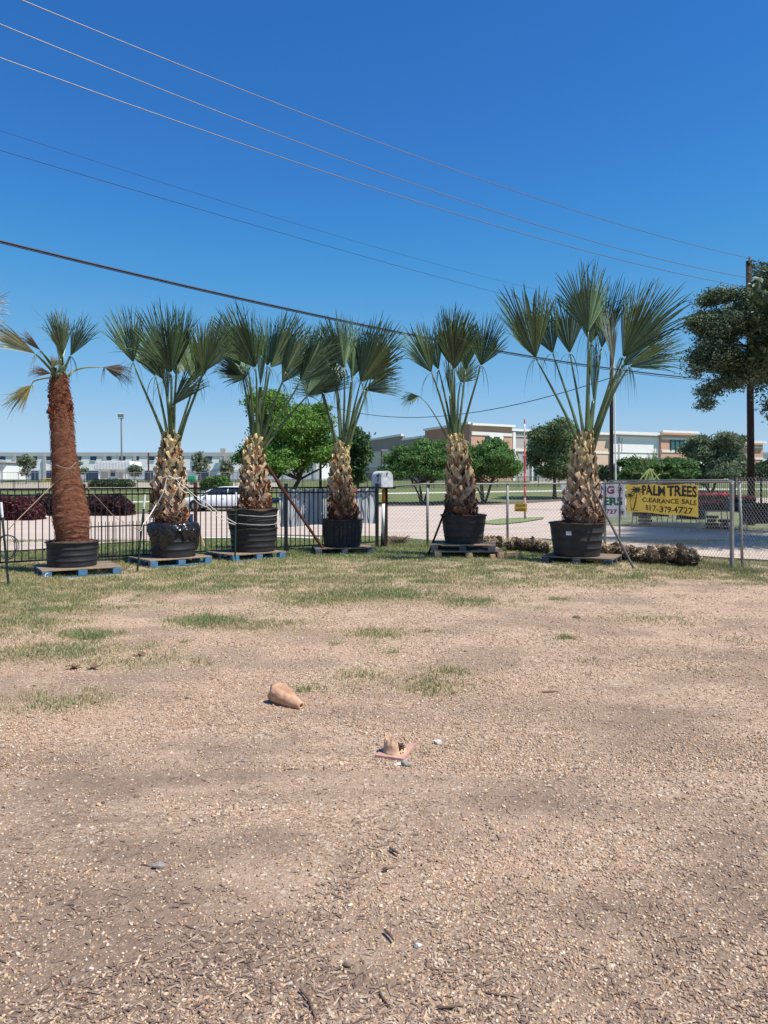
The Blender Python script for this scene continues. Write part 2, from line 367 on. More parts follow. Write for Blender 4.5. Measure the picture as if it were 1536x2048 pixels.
FE = [(-900, 1050), (-200, 1042), (0, 1036), (260, 1029), (400, 1024), (560, 1019), (780, 1013), (1000, 1010), (1130, 1002), (1200, 998), (1500, 996), (2600, 996)]
strip('road', NE, FE, .010, m_road, 160, 24)
strip('mulch_bed', [(x, y-.2) for x, y in FE], [(x, y-4.0) for x, y in FE], .016, m_mulch, 120, 5, -700, 1150)
strip('sidewalk', [(-700, 1012), (0, 1008), (265, 1005.5), (560, 1000), (760, 988.5), (1340, 979.5), (2200, 979)], [(-700, 1009.5), (0, 1005.5), (265, 1003), (560, 997.6), (760, 986), (1340, 977.5), (2200, 977)], .012, m_walk, 120, 4)
strip('gravel_bank', [(-900, 984), (0, 979), (560, 974)], [(-900, 965.5), (0, 965.5), (560, 965.5)], .02, m_bank, 40, 12)
strip('dry_field', [(1060, 968), (1400, 968), (2200, 968)], [(1060, 963), (1400, 963), (2200, 963)], .02, m_bank, 30, 10)
strip('grass_island', [(958, 1049), (1000, 1050.5), (1045, 1046), (1088, 1039)], [(958, 1046), (1000, 1039.5), (1045, 1037), (1088, 1036)], .05, m_lawn, 30, 6)
strip('display_lawn', [(1165, 1047), (1220, 1052), (1536, 1064), (2300, 1080)], [(1165, 1040), (1220, 1012), (1536, 1008), (2300, 1008)], .03, mat('shade_darkened_lawn', (.165, .18, .085), .95, .5, 2.5, .8, 30, tint=False), 60, 16)  # lawn green darkened in the colour itself to stand in for shade over it
strip('curb_path', [(300, 1079), (420, 1078), (560, 1076), (640, 1079)], [(300, 1077), (420, 1075), (560, 1072.5), (640, 1076)], .022, m_walk, 24, 3)
# ------------------------------------------------------------------ pebbles, litter and grass blades
rng = np.random.default_rng(11)
def rotm(n, rg, flat=None):
    a = rg.uniform(0, 2*np.pi, n); t = rg.normal(0, .35, n) if flat is None else rg.normal(0, flat, n); u = rg.normal(0, .35, n) if flat is None else rg.normal(0, flat, n)
    ca, sa, ct, st, cu, su = np.cos(a), np.sin(a), np.cos(t), np.sin(t), np.cos(u), np.sin(u)
    Rz = np.zeros((n, 3, 3)); Rz[:, 0, 0] = ca; Rz[:, 0, 1] = -sa; Rz[:, 1, 0] = sa; Rz[:, 1, 1] = ca; Rz[:, 2, 2] = 1
    Rx = np.zeros((n, 3, 3)); Rx[:, 0, 0] = 1; Rx[:, 1, 1] = ct; Rx[:, 1, 2] = -st; Rx[:, 2, 1] = st; Rx[:, 2, 2] = ct
    Ry = np.zeros((n, 3, 3)); Ry[:, 1, 1] = 1; Ry[:, 0, 0] = cu; Ry[:, 0, 2] = su; Ry[:, 2, 0] = -su; Ry[:, 2, 2] = cu
    return Rz @ Rx @ Ry
def scatter(mb, base, faces, pos, sc, tint, rg, jit=.18, flat=None):
    n = len(pos); V = base[None]*sc[:, None, :]*(1+rg.normal(0, jit, (n, len(base), 1)))
    V = np.einsum('nij,nkj->nki', rotm(n, rg, flat), V)+pos[:, None, :]
    Fc = (faces[None]+(np.arange(n)*len(base))[:, None, None]).reshape(-1, faces.shape[1])
    mb.add(V.reshape(-1, 3), Fc, np.repeat(tint, len(base), 0))
ph = (1+5**.5)/2
ICO = np.array([(-1, ph, 0), (1, ph, 0), (-1, -ph, 0), (1, -ph, 0), (0, -1, ph), (0, 1, ph), (0, -1, -ph), (0, 1, -ph), (ph, 0, -1), (ph, 0, 1), (-ph, 0, -1), (-ph, 0, 1)])/math.sqrt(1+ph*ph)
ICF = np.array([(0, 11, 5), (0, 5, 1), (0, 1, 7), (0, 7, 10), (0, 10, 11), (1, 5, 9), (5, 11, 4), (11, 10, 2), (10, 7, 6), (7, 1, 8), (3, 9, 4), (3, 4, 2), (3, 2, 6), (3, 6, 8), (3, 8, 9), (4, 9, 5), (2, 4, 11), (6, 2, 10), (8, 6, 7), (9, 8, 1)])
OCT = np.array([(1, 0, 0), (-1, 0, 0), (0, 1, 0), (0, -1, 0), (0, 0, 1), (0, 0, -1.)]); OCF = np.array([(0, 2, 4), (2, 1, 4), (1, 3, 4), (3, 0, 4), (2, 0, 5), (1, 2, 5), (3, 1, 5), (0, 3, 5)])
pal = np.array([(.50, .34, .21), (.60, .42, .27), (.42, .28, .18), (.68, .52, .36), (.55, .41, .29), (.34, .25, .19), (.72, .62, .50), (.46, .33, .26), (.64, .44, .26), (.36, .30, .25), (.56, .36, .25), (.70, .54, .37)])*np.array([1.0, .955, .90])
def samp(n, y0, y1, pw=1.0):
    u = rng.uniform(0, 1, n); y = 1/(1/y0+(1/y1-1/y0)*u) if pw else rng.uniform(y0, y1, n)
    return rng.uniform(-.78, .78, n)*y, y
def peb(n, y0, y1, s0, s1, base, fc, name, mb):
    x, y = samp(n, y0, y1)
    cv = sst(.36, .6, fbm(x*1.4, y*1.4, 55))*(1-.75*dark_den(x, y))*(1-.6*np.clip(grass_den(x, y), 0, 1))
    k = rng.uniform(0, 1, n) < .22+.78*cv; x = x[k]; y = y[k]; n = len(x)
    s = rng.lognormal(0, .27, n)*.9*(s0+(s1-s0)*sst(y0, y1, y)); s = np.clip(s, 0, .016)
    sc = np.stack([s*rng.uniform(.9, 1.5, n), s*rng.uniform(.7, 1.1, n), s*rng.uniform(.4, .75, n)], 1)
    pos = np.stack([x, y, gz(x, y)+sc[:, 2]*rng.uniform(-.1, .6, n)], 1)
    t = pal[rng.integers(0, len(pal), n)]*rng.uniform(.75, 1.2, (n, 1))
    scatter(mb, base, fc, pos, sc, t, rng)
m_peb = mat('loose_pebbles', (1, 1, 1), .8, .12, 90, .3, 200)
pb = MB()
peb(76000, 1.95, 4.2, .0048, .0062, ICO, ICF, '', pb)
peb(205000, 4.0, 11.5, .0065, .010, OCT, OCF, '', pb)
tag(pb.build('gravel', m_peb, smooth=True), 'loose tan and white pebbles strewn over the bare yard', 'gravel', kind='stuff')
lb = MB()
SLV = np.array([(-1, -1, 0), (1, -1, .1), (1, 1, 0), (-1, 1, .15), (0, 0, .9)]); SLF = np.array([(0, 1, 4), (1, 2, 4), (2, 3, 4), (3, 0, 4)])
n = 19000; x, y = samp(n, 1.95, 5.2)
kx = x/y*F+768; ky = HY+F*H0/y
mm = np.maximum(np.maximum(sst(1750, 1950, ky+(700-kx)*.12)*sst(.38, .6, fbm(x*3, y*4, 71)), .06), np.exp(-((kx-(790-.9*np.clip(ky-1650, 0, 400)))/45)**2)*sst(1600, 1700, ky))
mm = np.maximum(mm, dark_den(x, y)*.3)
k = rng.uniform(0, 1, n) < mm; x = x[k]; y = y[k]; n = len(x)
L_ = rng.uniform(.006, .022, n); sc = np.stack([L_, rng.uniform(.0012, .0035, n), np.full(n, .004)], 1)
tn = np.array([(.22, .14, .10), (.31, .21, .155), (.16, .105, .08), (.50, .38, .27), (.27, .19, .145)])[rng.integers(0, 5, n)]*rng.uniform(.7, 1.3, (n, 1))
scatter(lb, SLV, SLF, np.stack([x, y, gz(x, y)+.003], 1), sc, tn, rng, .15, .18)
tag(lb.build('bark_litter', m_peb, smooth=True), 'brown shredded bark and straw litter across the near gravel', 'bark litter', kind='stuff')
m_blade = mat('grass_blades', (1, 1, 1), .7, .15, 3, trans=.25, spec=.2)
def blades(mb, x, y, h, wd, tint, rg, lean=.6):
    n = len(x); a = rg.uniform(0, 2*np.pi, n); l = rg.normal(0, lean, n)*h; b = rg.uniform(0, 2*np.pi, n)
    z = gz(x, y)-.003; p = np.stack([x, y, z], 1)
    d = np.stack([np.cos(a), np.sin(a), np.zeros(n)], 1)*wd[:, None]
    e = np.stack([np.cos(b)*l, np.sin(b)*l, h], 1)
    m_ = e*np.array([.35, .35, .62])
    V = np.stack([p-d, p+d, p+m_+d*.7, p+m_-d*.7, p+e], 1).reshape(-1, 3)
    i = np.arange(n)*5
    mb.add(V, np.stack([i, i+1, i+2, i+3], 1), np.repeat(tint, 5, 0)); mb.f.append(np.stack([i+3, i+2, i+4], 1)+mb.n-len(V))
gc = np.array([(.22, .28, .11), (.29, .34, .14), (.36, .38, .17), (.46, .39, .18), (.56, .45, .25), (.21, .29, .11), (.38, .36, .16), (.62, .50, .31)])
bl = MB(); n = 1050000; x, y = samp(n, 5.0, 20.0)
g = grass_den(x, y); k = rng.uniform(0, 1, n) < g**1.3*(.3+.75*sst(5, 10, y)); x = x[k]; y = y[k]; g = g[k]; n = len(x)
dry = np.clip(fbm(x*1.8, y*1.8, 81)*1.7-.40+.35*(1-g)+(y < 13)*.05-(y > 15)*.3, 0, 1)
ci = np.where(rng.uniform(0, 1, n) < dry, np.array([3, 4, 6, 7])[rng.integers(0, 4, n)], np.array([0, 1, 2, 5])[rng.integers(0, 4, n)])
bh = rng.uniform(.012, .045, n)*(.6+.8*g); blades(bl, x, y, bh, rng.uniform(.0016, .0035, n)*(1+y*.06), gc[ci]*rng.uniform(.8, 1.25, (n, 1)), rng)
for (px, py, rr, cnt, hh) in [(405, 1243, .26, 1500, .10), (175, 1272, .24, 1100, .09), (430, 1250, .2, 800, .08), (700, 1192, .6, 1800, .08), (1130, 1277, .06, 160, .07), (870, 1375, .08, 160, .09), (850, 1365, .15, 120, .06), (905, 1350, .1, 100, .07),
                          (1122, 1200, .1, 150, .07), (620, 1378, .05, 60, .06), (70, 1405, .12, 160, .06), (150, 1408, .12, 160, .06), (20, 1255, .4, 900, .08), (800, 1190, .4, 900, .08), (760, 1268, .25, 350, .06), (720, 1355, .1, 90, .05), (245, 1215, .2, 300, .08), (300, 1192, .15, 200, .07), (20, 1300, .3, 400, .07)]:
    c = GP(px, py); cnt = int(cnt*.32); kk = rng.integers(0, 9, cnt); sc_ = rng.normal(0, rr*.62, (9, 2)); xx = c[0]+sc_[kk, 0]+rng.normal(0, rr*.2+.02, cnt); yy = c[1]+sc_[kk, 1]+rng.normal(0, rr*.2+.02, cnt)
    blades(bl, xx, yy, rng.uniform(.2, .8, cnt)*hh, np.full(cnt, .0032), gc[rng.choice([0, 1, 2, 5, 5, 6, 3], cnt)]*rng.uniform(.8, 1.2, (cnt, 1)), rng, .9)
k = 210; tx, ty = samp(k, 5.4, 11.5)
for a_, b_ in zip(tx, ty):
    if grass_den(np.array([a_]), np.array([b_]))[0] < .06 and rng.uniform() < .75: continue
    q_ = int(rng.uniform(12, 60)); o_ = rng.uniform(.02, .10); blades(bl, a_+rng.normal(0, o_, q_), b_+rng.normal(0, o_, q_), rng.uniform(.015, .055, q_), np.full(q_, .003), gc[rng.choice([0, 1, 2, 5, 6, 3, 4], q_)]*rng.uniform(.8, 1.2, (q_, 1)), rng, 1.)
# longer grass along the fences
for (a, b_, cnt, hh) in [((-6.9, 12.9), (-.2, 17.4), 5000, .10), ((.1, 17.7), (5.3, 18.1), 4500, .12), ((5.3, 18.0), (6.3, 12.6), 4000, .10), ((6.0, 12.9), (8.5, 12.4), 1800, .08)]:
    t = rng.uniform(0, 1, cnt); xx = a[0]+(b_[0]-a[0])*t+rng.normal(0, .12, cnt); yy = a[1]+(b_[1]-a[1])*t+rng.normal(0, .12, cnt)
    blades(bl, xx, yy, rng.uniform(.2, 1, cnt)*hh, np.full(cnt, .004), gc[rng.integers(0, 7, cnt)]*rng.uniform(.8, 1.2, (cnt, 1)), rng, .6)
tag(bl.build('grass', m_blade), 'short patchy green and dry grass round the pallets and fence', 'grass', kind='stuff')
# ------------------------------------------------------------------ potted palms
def pallet(cx, cy, w_, d_, rz, label, seed, letter=None, z=0., tier=0, mt=None):
    r = random.Random(seed); e = empty('pallet', (cx, cy, z), label, 'pallet', 'pallets under the potted palms')
    ca, sa = math.cos(rz), math.sin(rz)
    def L(x, y, zz): return (cx+x*ca-y*sa, cy+x*sa+y*ca, z+zz)
    m = MB(); nb = 7
    for k in range(nb):
        y = -d_/2+d_*(k+.5)/nb
        m.box(L(0, y, .128+r.uniform(-.002, .002)), (w_, d_/nb*.86, .018), rz, tint=[r.uniform(.75, 1.15)]*3)
    m.build('deck_boards', m_wood, e)
    for y in (-d_/2+.05, 0, d_/2-.05):
        for x in (-w_/2+.075, 0, w_/2-.075):
            b = MB(); b.box(L(x, y, .064), (.14, .10, .088), rz, bev=.004); b.build('block', mt or m_blue, e)
    m = MB()
    for y in (-d_/2+.05, 0, d_/2-.05): m.box(L(0, y, .0115), (w_, .098, .017), rz, tint=[r.uniform(.8, 1.1)]*3)
    for x in (-w_/2+.05, w_/2-.05): m.box(L(x, 0, .113), (.10, d_*.98, .010), rz)
    m.build('runner', mt or m_blue, e)
    if letter:
        th = np.linspace(R(50), R(310), 18); px, pz = np.cos(th), np.sin(th)
        m = MB(); A = []
        for q in (.026, .016):
            A.append([L(-w_/2+.075+px[i]*q*1.2, -d_/2-.003, .064+pz[i]*q*1.3) for i in range(18)])
        m.grid(np.array(A)); m.build('letter_mark', m_white, e)
    return e
def pot(e, cx, cy, z0, r1, r0, h, seed, style='bands', torn=0):
    rg = np.random.default_rng(seed)
    prof = [(r0*.2, 0), (r0*.97, 0), (r0, .01)]
    nb = 4
    for k in range(nb):
        a, b = k/nb, (k+1)/nb
        ra, rb = r0+(r1-r0)*a, r0+(r1-r0)*b
        prof += [(ra, .012+h*a*.96), (ra+(rb-ra)*.5, .012+h*(a+b)/2*.96), (rb, h*b*.96-.002), (rb+.009, h*b*.96+.002)]
    prof += [(r1+.012, h*.965), (r1+.022, h*.97), (r1+.024, h), (r1+.012, h+.006), (r1-.004, h), (r1-.01, h*.9), (r1-.04, h*.88)]
    def fn(Rr, T, Z):
        k = 1+.010*np.sin(T*3+seed)+.012*np.sin(T*2+seed*2)*Z/h+.006*np.sin(T*7+Z*20)
        if style == 'ribs': k = k+.022*np.sign(np.sin(T*26))*((Z > .02) & (Z < h*.9))
        return Rr*k, Z+torn*.02*np.sin(T*5+seed)*(Z > h*.8)
    m = MB(); m.lathe((cx, cy, z0), prof, 104 if style == 'ribs' else 56, fn, cap=(1, 0))
    p = m.build('pot', m_pot, e, smooth=style != 'ribs')
    m = MB(); rr = np.linspace(0, 1, 9)
    def fs(Rr, T, Z): return Rr, Z+.02*fbm(np.cos(T)*Rr*9+seed, np.sin(T)*Rr*9, seed)+0*Z
    m.lathe((cx, cy, z0+h*.93), [(max(.01, q*(r1-.012)), .07*(1-q**2)) for q in rr], 40, fs, cap=(1, 0))
    for k in range(260):
        a = rg.uniform(0, 6.28); q = r1*rg.uniform(.2, .96)**.6; L_ = rg.uniform(.02, .07); b = rg.uniform(0, 6.28)
        c = np.array([cx+q*math.cos(a), cy+q*math.sin(a), z0+h*.95+.05*(1-(q/r1)**2)+rg.uniform(0, .03)])
        d = np.array([math.cos(b), math.sin(b), rg.uniform(-.3, .5)])*L_
        m.add([c, c+d, c+d*.5+(0, 0, .012)], [(0, 1, 2)], [rg.uniform(.7, 2.2)]*3)
    m.build('soil', m_soil, p)
    return p
def tcurve(cx, cy, z0, pts, D):            # pts: (px, py, halfwidth px) from bottom to top, seen at depth D
    a = np.array(pts, float); k = D/F
    return np.stack([(a[:, 0]-768)*k, np.full(len(a), cy), H0-(a[:, 1]-HY)*k, a[:, 2]*k], 1)
def boots(m, ax, seed, n, brown=.0, keep=lambda f, a: True, s=1.):
    rg = np.random.default_rng(seed); zz = ax[:, 2]
    for i in range(n):
        f = (i+.3)/n; z = zz[0]+(zz[-1]-zz[0])*f; th = i*2.39996+rg.normal(0, .12)
        if not keep(f, th): continue
        x0 = np.interp(z, zz, ax[:, 0]); y0 = ax[0, 1]; r0 = np.interp(z, zz, ax[:, 3])*(.66-.14*f)
        sl = (1 if i % 2 else -1)*rg.uniform(.55, .95)*(1-.45*f); Ls = s*rg.uniform(.28, .42)*(1-.25*f); wb = s*rg.uniform(.034, .052)*(1-.1*f); out = rg.uniform(.01, .15)*(1-.4*f)
        rad = np.array([math.cos(th), math.sin(th), 0]); tan = np.array([-math.sin(th), math.cos(th), 0]); up = np.array([0, 0, 1.])
        V = []; K = 6
        for q in range(K):
            u = q/(K-1); ww = wb*(1-.30*u)*(1+.22*(u > .85))*(.75+.5*min(1, u*3))
            c = np.array([x0, y0, z-.06])+rad*(r0+Ls*(out*u*u*.9+.045*math.sin(u*3.1))+.012*u)+up*Ls*u*math.cos(sl)*.95+tan*Ls*u*math.sin(sl)
            t2 = tan*math.cos(sl)-up*math.sin(sl)
            V += [c-t2*ww, c-t2*ww*.8+rad*.012, c+rad*.010, c+t2*ww*.8+rad*.012, c+t2*ww, c+t2*ww*.9-rad*.012, c-rad*.010, c-t2*ww*.9-rad*.012]
        V[-8:] = [v+up*rg.uniform(-.02, .03) for v in V[-8:]]
        V = np.array(V); Fc = []
        for q in range(K-1):
            for j in range(8): a, b = q*8+j, q*8+(j+1) % 8; Fc.append((a, b, b+8, a+8))
        Fc.append(tuple((K-1)*8+np.arange(8)))
        g = rg.uniform(.45, 1.3)
        low = np.array([.60, .52, .50]); mid = np.array([1.0, .92, .84]); hi = np.array([1.05, 1.10, .74])
        c = np.interp(f, [0, .35, 1], [0, 1, 2]); base = low+(mid-low)*min(c, 1) if c < 1 else mid+(hi-mid)*(c-1)
        if rg.uniform() < brown*(1-f): base = np.array([.66, .40, .28])
        tt = np.tile(base*g, (len(V), 1)); tt[-8:] *= np.array([1.5, 1.3, 1.05]); tt[:16] *= .8
        m.add(V, Fc, tt)
def fuzz(m, ax, seed, n, f0, f1, L0=.04, L1=.12, tint=(.62, .28, .16), rr=1.02):
    rg = np.random.default_rng(seed); zz = ax[:, 2]
    for i in range(n):
        z = zz[0]+(zz[-1]-zz[0])*rg.uniform(f0, f1); th = rg.uniform(0, 6.283); x0 = np.interp(z, zz, ax[:, 0]); r0 = np.interp(z, zz, ax[:, 3])*rr*rg.uniform(.93, 1.04)
        rad = np.array([math.cos(th), math.sin(th), 0]); tan = np.array([-math.sin(th), math.cos(th), 0])
        c = np.array([x0, ax[0, 1], z])+rad*r0; d = tan*rg.normal(0, 1)+np.array([0, 0, rg.normal(0, .8)])+rad*rg.uniform(0, .5); d *= rg.uniform(L0, L1)/np.linalg.norm(d)
        wv = np.cross(d, rad); wv *= rg.uniform(.003, .009)/(np.linalg.norm(wv)+1e-9)
        m.add([c-wv, c+wv, c+d*.6+wv+rad*.012, c+d], [(0, 1, 2, 3)], np.array(tint)*rg.uniform(.6, 1.7))
def wrap(m, ax, seed, n):                  # fibres lying almost flat round the trunk
    rg = np.random.default_rng(seed); zz = ax[:, 2]
    for i in range(n):
        z = zz[0]+(zz[-1]-zz[0])*rg.uniform(0, .97); t0 = rg.uniform(0, 6.283); w_ = rg.uniform(.10, .4); sl = rg.normal(0, .035); t = np.linspace(0, 1, 5)
        zc = z+sl*t+.006*np.sin(t*7+i); x0 = np.interp(zc, zz, ax[:, 0]); r0 = np.interp(zc, zz, ax[:, 3])*.855+.004+.010*np.sin(np.pi*t)*rg.uniform(.2, 1.4)
        th = t0+w_*t; hw = rg.uniform(.002, .0055)*np.sin(np.pi*(.12+.8*t)); c = np.stack([x0+r0*np.cos(th), ax[0, 1]+r0*np.sin(th), zc], 1); d = np.stack([0*t, 0*t, hw], 1)
        g = rg.uniform(.55, 1.7); m.grid(np.stack([c-d, c+d], 1), np.array([1.15, 1.12, 1.1])*g)
def leaf(e, base, hub, ang, L, hs, seed, D, pts=None, tint=(1, 1, 1), yaw=None, hang=5, pr=(.026, .012), wild=.025, nseg=None, ptint=(1, 1, 1), dep=0., fuse=.56):
    """base: 3D root, hub: photo pixel of the hub, ang: fan direction in degrees, L: length in photo pixels"""
    rg = np.random.default_rng(seed); k = D/F
    if tuple(tint) == (1, 1, 1): yl_ = rg.uniform(0, 1)**2; tint = np.array([1+.45*yl_, 1+.25*yl_, 1+.1*yl_])*rg.uniform(.8, 1.2)
    H = P(hub[0], hub[1], D); H[1] += dep; L = L*k*1.04
    root = np.array(base, float); hs = hs*1.18 if hs > 13 else hs; L *= 1.03
    m = MB(); t = np.linspace(0, 1, 12)[:, None]
    u = np.array([math.cos(R(ang)), 0, math.sin(R(ang))])
    ln = np.linalg.norm(H-root)
    if pts is None:
        d0 = np.array([(H-root)[0]*.75, (H-root)[1]*.7, abs((H-root)[2])*1.0]); d0 = d0/np.linalg.norm(d0)*ln
        cen = root+d0*.38; c2 = H-u*ln*.10-(H-root)*.2
        cv_ = (1-t)**3*root+3*(1-t)**2*t*cen+3*(1-t)*t*t*c2+t**3*H
    else:
        Q = np.array([root]+[P(a, b, D)+np.array([0, dep*.6, 0]) for a, b in pts]+[H]); s_ = np.linspace(0, len(Q)-1, 12)
        cv_ = np.stack([np.interp(s_, np.arange(len(Q)), Q[:, c]) for c in range(3)], 1)
        cv_[1:-1] = (cv_[:-2]+2*cv_[1:-1]+cv_[2:])/4
    m.tube(cv_, [pr[0]*1.7, pr[0], pr[0]*.8, pr[1]], 8, np.array(ptint), squash=.6)
    fr = m.build('frond', m_pet, e, smooth=True)
    uy = dep/ln*.7+rg.normal(0, .08); u = u+np.array([0, uy, 0]); u /= np.linalg.norm(u)
    v = np.cross(np.array([0, 1., 0]), u); v /= np.linalg.norm(v); w_ = np.cross(u, v)
    if w_[1] > 0: w_ = -w_
    yw = rg.uniform(-.28, .28) if yaw is None else yaw
    v, w_ = v*math.cos(yw)+w_*math.sin(yw), w_*math.cos(yw)-v*math.sin(yw)
    Sp = min(110., hs*1.35); fold = math.acos(min(1., math.tan(R(min(hs, 80)))/math.tan(R(min(Sp, 84))))) if Sp < 88 else .5
    fold *= rg.choice([1, 1, -1]); ns = nseg or int(20+hs*.62)
    b = MB(); rs = np.array([.02, .28, fuse, .68, .80, .91, 1.]); droop = rg.uniform(.02, .12)
    gap = R(2*Sp)/ns; sh = np.array(tint)
    for i in range(ns):
        a = -R(Sp)+R(2*Sp)*(i+.5)/ns+rg.normal(0, .006); q = abs(a)/R(max(Sp, 1))
        Li = L*(1-.20*q**2.2)*rg.uniform(.9, 1.05); kink = rg.normal(0, .045+wild); kw = rg.normal(0, .06+wild); dr = max(0, rg.normal(.05, .06))+wild*rg.uniform(0, 1.2)
        if rg.uniform() < .10: kink += rg.normal(0, .3); dr += rg.uniform(0, .4); kw += rg.normal(0, .3)
        def dr_(a_):
            s_ = math.sin(a_); f_ = fold*(1 if a_ > 0 else -1)
            return math.cos(a_)*u+s_*(math.cos(abs(fold))*v)+abs(s_)*math.sin(fold)*w_
        dc = dr_(a); cols = []
        da = dr_(a+.001)-dc; da /= np.linalg.norm(da); nrm = np.cross(dc, da); nrm /= np.linalg.norm(nrm)
        for r_ in rs:
            ex = max(0, r_-fuse)/(1-fuse)
            hw = math.tan(gap/2)*min(r_, fuse)*Li*1.03*(1-.93*ex**4)*(1-.20*(ex > 0))+.0006
            c = H+dc*r_*Li+da*kink*ex**1.6*Li*.5+nrm*kw*ex**1.6*Li*.5-w_*0-np.array([0, 0, 1.])*(dr*ex**2*Li*.55)-w_*droop*r_**2*Li*(-1)
            pl = hw*.55*(1 if r_ > .1 else .2)
            cols.append([c-da*hw, c+nrm*pl, c+da*hw])
        g = rg.choice([.45, .7, 1., 1.3, 1.8], p=[.15, .25, .3, .2, .1]); tt = np.tile(sh*g, (len(rs)*3, 1))
        tt[-3:] *= np.array([1.35, 1.2, 1.1])
        b.grid(np.array(cols), tt)
    for i in range(hang):                    # narrow split segments hanging from the hub, and loose threads
        sg = rg.choice([-1, 1]); Lh = L*rg.uniform(.25, .62); o_ = rg.uniform(.03, .22)*L
        s_ = np.linspace(0, 1, 7)[:, None]; d1 = (u*rg.uniform(-.1, .5)+v*sg*rg.uniform(.5, 1)); 
        cc = H+d1*o_*2.2*(s_-s_**2*.45)-np.array([0, 0, 1.])*Lh*s_**1.7+w_*rg.normal(0, .05)*s_
        wv = np.array([rg.uniform(.5, 1), rg.uniform(-.6, .6), 0])*rg.uniform(.004, .009); tp = (1-s_**2)+.05
        b.grid(np.stack([cc-wv*tp, cc+wv*tp], 1), sh*rg.uniform(.6, 1.1))
    for i in range(int(hang*1.6)):
        a = rg.uniform(-1, 1)*R(Sp); d1 = math.cos(a)*u+math.sin(a)*v; q0 = H+d1*L*rg.uniform(.55, .95)
        s_ = np.linspace(0, 1, 6)[:, None]; cc = q0+d1*L*.22*s_+np.array([rg.normal(0, .1), rg.normal(0, .1), rg.uniform(-.35, .1)])*L*.6*s_**2
        b.grid(np.stack([cc-(.0013, 0, .0006), cc+(.0013, 0, .0006)], 1), (4.2, 3.4, 5.))
    b.build('leaf_blade', m_leaf, fr)
def crown(e, base, D, seed, Ls, sp=.05):
    for i, q in enumerate(Ls):
        q = dict(q); a = R(q['ang']); h = q.pop('hub'); rg = np.random.default_rng(seed*50+i)
        off = np.array([(h[0]-base[0])*.0012, rg.uniform(-.05, .05), rg.uniform(-.05, .02)])
        b3 = P(base[0], base[1]+12, D)+off
        leaf(e, b3, h, q.pop('ang'), q.pop('L'), q.pop('hs'), seed*50+i, D, dep=q.pop('dep', rg.uniform(-.35, .35)), **q)
GRP = 'potted palms in a row along the fence'
def sabal(i, cx, potD, label, tr, base, Ls, potp, nboot, brown, soil=0):
    c = GX(cx, potD); z0 = .14
    e = empty('potted_palm', (c[0], potD, z0), label, 'palm tree', GRP)
    for pp in potp: pot(e, c[0]+pp.get('dx', 0), potD, z0+pp.get('z', 0), pp['r1'], pp['r0'], pp['h'], i*3+pp.get('s', 0), pp.get('st', 'bands'), pp.get('torn', 0))
    ax = tcurve(c[0], potD, z0, tr, potD)
    m = MB(); n = 26; zz = np.linspace(0, 1, 16)
    AX = np.stack([np.interp(zz, np.linspace(0, 1, len(ax)), ax[:, q]) for q in range(4)], 1)
    V = [];
    for a in AX: 
        th = np.arange(n)/n*2*np.pi; V.append(np.stack([a[0]+a[3]*.6*np.cos(th), a[1]+a[3]*.6*np.sin(th), np.full(n, a[2])], 1))
    V = np.concatenate(V); j = np.arange(n); Fl = [tuple(f) for k in range(15) for f in np.stack([k*n+j, k*n+(j+1) % n, (k+1)*n+(j+1) % n, (k+1)*n+j], 1)]+[tuple(15*n+j)]
    m.add(V, Fl); fuzz(m, AX, i*7+1, 900, 0, .22, .03, .10, (2.2, 1.5, 1.1), 1.0)
    t = m.build('trunk', m_core, e, smooth=False)
    m = MB(); boots(m, AX, i*9+2, nboot, brown); m.build('leaf_bases', m_boot, t)
    crown(e, base, potD, i, Ls)
    return e
def q(hx, hy, ang, L, hs, **k): return dict(hub=(hx, hy), ang=ang, L=L, hs=hs, **k)
# palm with a fibrous red-brown trunk, at the left
D1 = 12.55; c = GX(145, D1)
pallet(c[0]+.08, D1, 1.22, 1.02, R(32), 'blue pallet with a white letter C under the red-brown trunked palm', 1, 'C')
e1 = empty('potted_palm', (c[0], D1, .14), 'tall palm with smooth red-brown fibrous trunk and sparse yellowing fronds, at the left', 'palm tree', GRP)
pot(e1, c[0], D1, .14, .40, .385, .40, 4)
ax = tcurve(c[0], D1, 0, [(142, 1092, 33), (144, 1070, 37), (143, 1040, 41), (139, 1000, 38), (133, 960, 32), (127, 900, 27), (124, 850, 26), (121, 800, 23), (118, 770, 21), (119, 752, 13), (120, 744, 5)], D1)
zz = np.linspace(0, 1, 150); AX = np.stack([np.interp(zz, np.linspace(0, 1, len(ax)), ax[:, k]) for k in range(4)], 1)
n = 56; th = np.arange(n)/n*2*np.pi; V = []
for k, a in enumerate(AX):
    rr = a[3]*.84*(1+.035*(fbm(th*2.2, np.full(n, k*.33), 5)-.5)*2+.02*np.sin(k*1.15+2*np.sin(th*2))+(.09*(fbm(th*4, np.full(n, k*.25), 8)-.5)*(k > 95)))
    V.append(np.stack([a[0]+rr*np.cos(th), a[1]+rr*np.sin(th), np.full(n, a[2])+.012*np.sin(th*3+k)], 1))
m = MB(); j = np.arange(n)
m.add(np.concatenate(V), np.concatenate([np.stack([k*n+j, k*n+(j+1) % n, (k+1)*n+(j+1) % n, (k+1)*n+j], 1) for k in range(149)]),
      np.repeat(np.interp(zz, [0, .1, .3, .8, 1], [1.0, 1.35, 1.2, .95, .8])[:, None]*[[1, 1, 1]]*(.85+.3*np.random.default_rng(5).uniform(size=(150, 1))), n, 0))
wrap(m, AX, 77, 4200); fuzz(m, AX, 78, 420, .72, 1., .03, .09, (1.0, .8, .75), .9)
t1 = m.build('trunk', m_fibre, e1)
m = MB(); boots(m, AX[95:], 79, 60, 1, s=.5); fix = m.build('leaf_bases', m_fibre, t1)
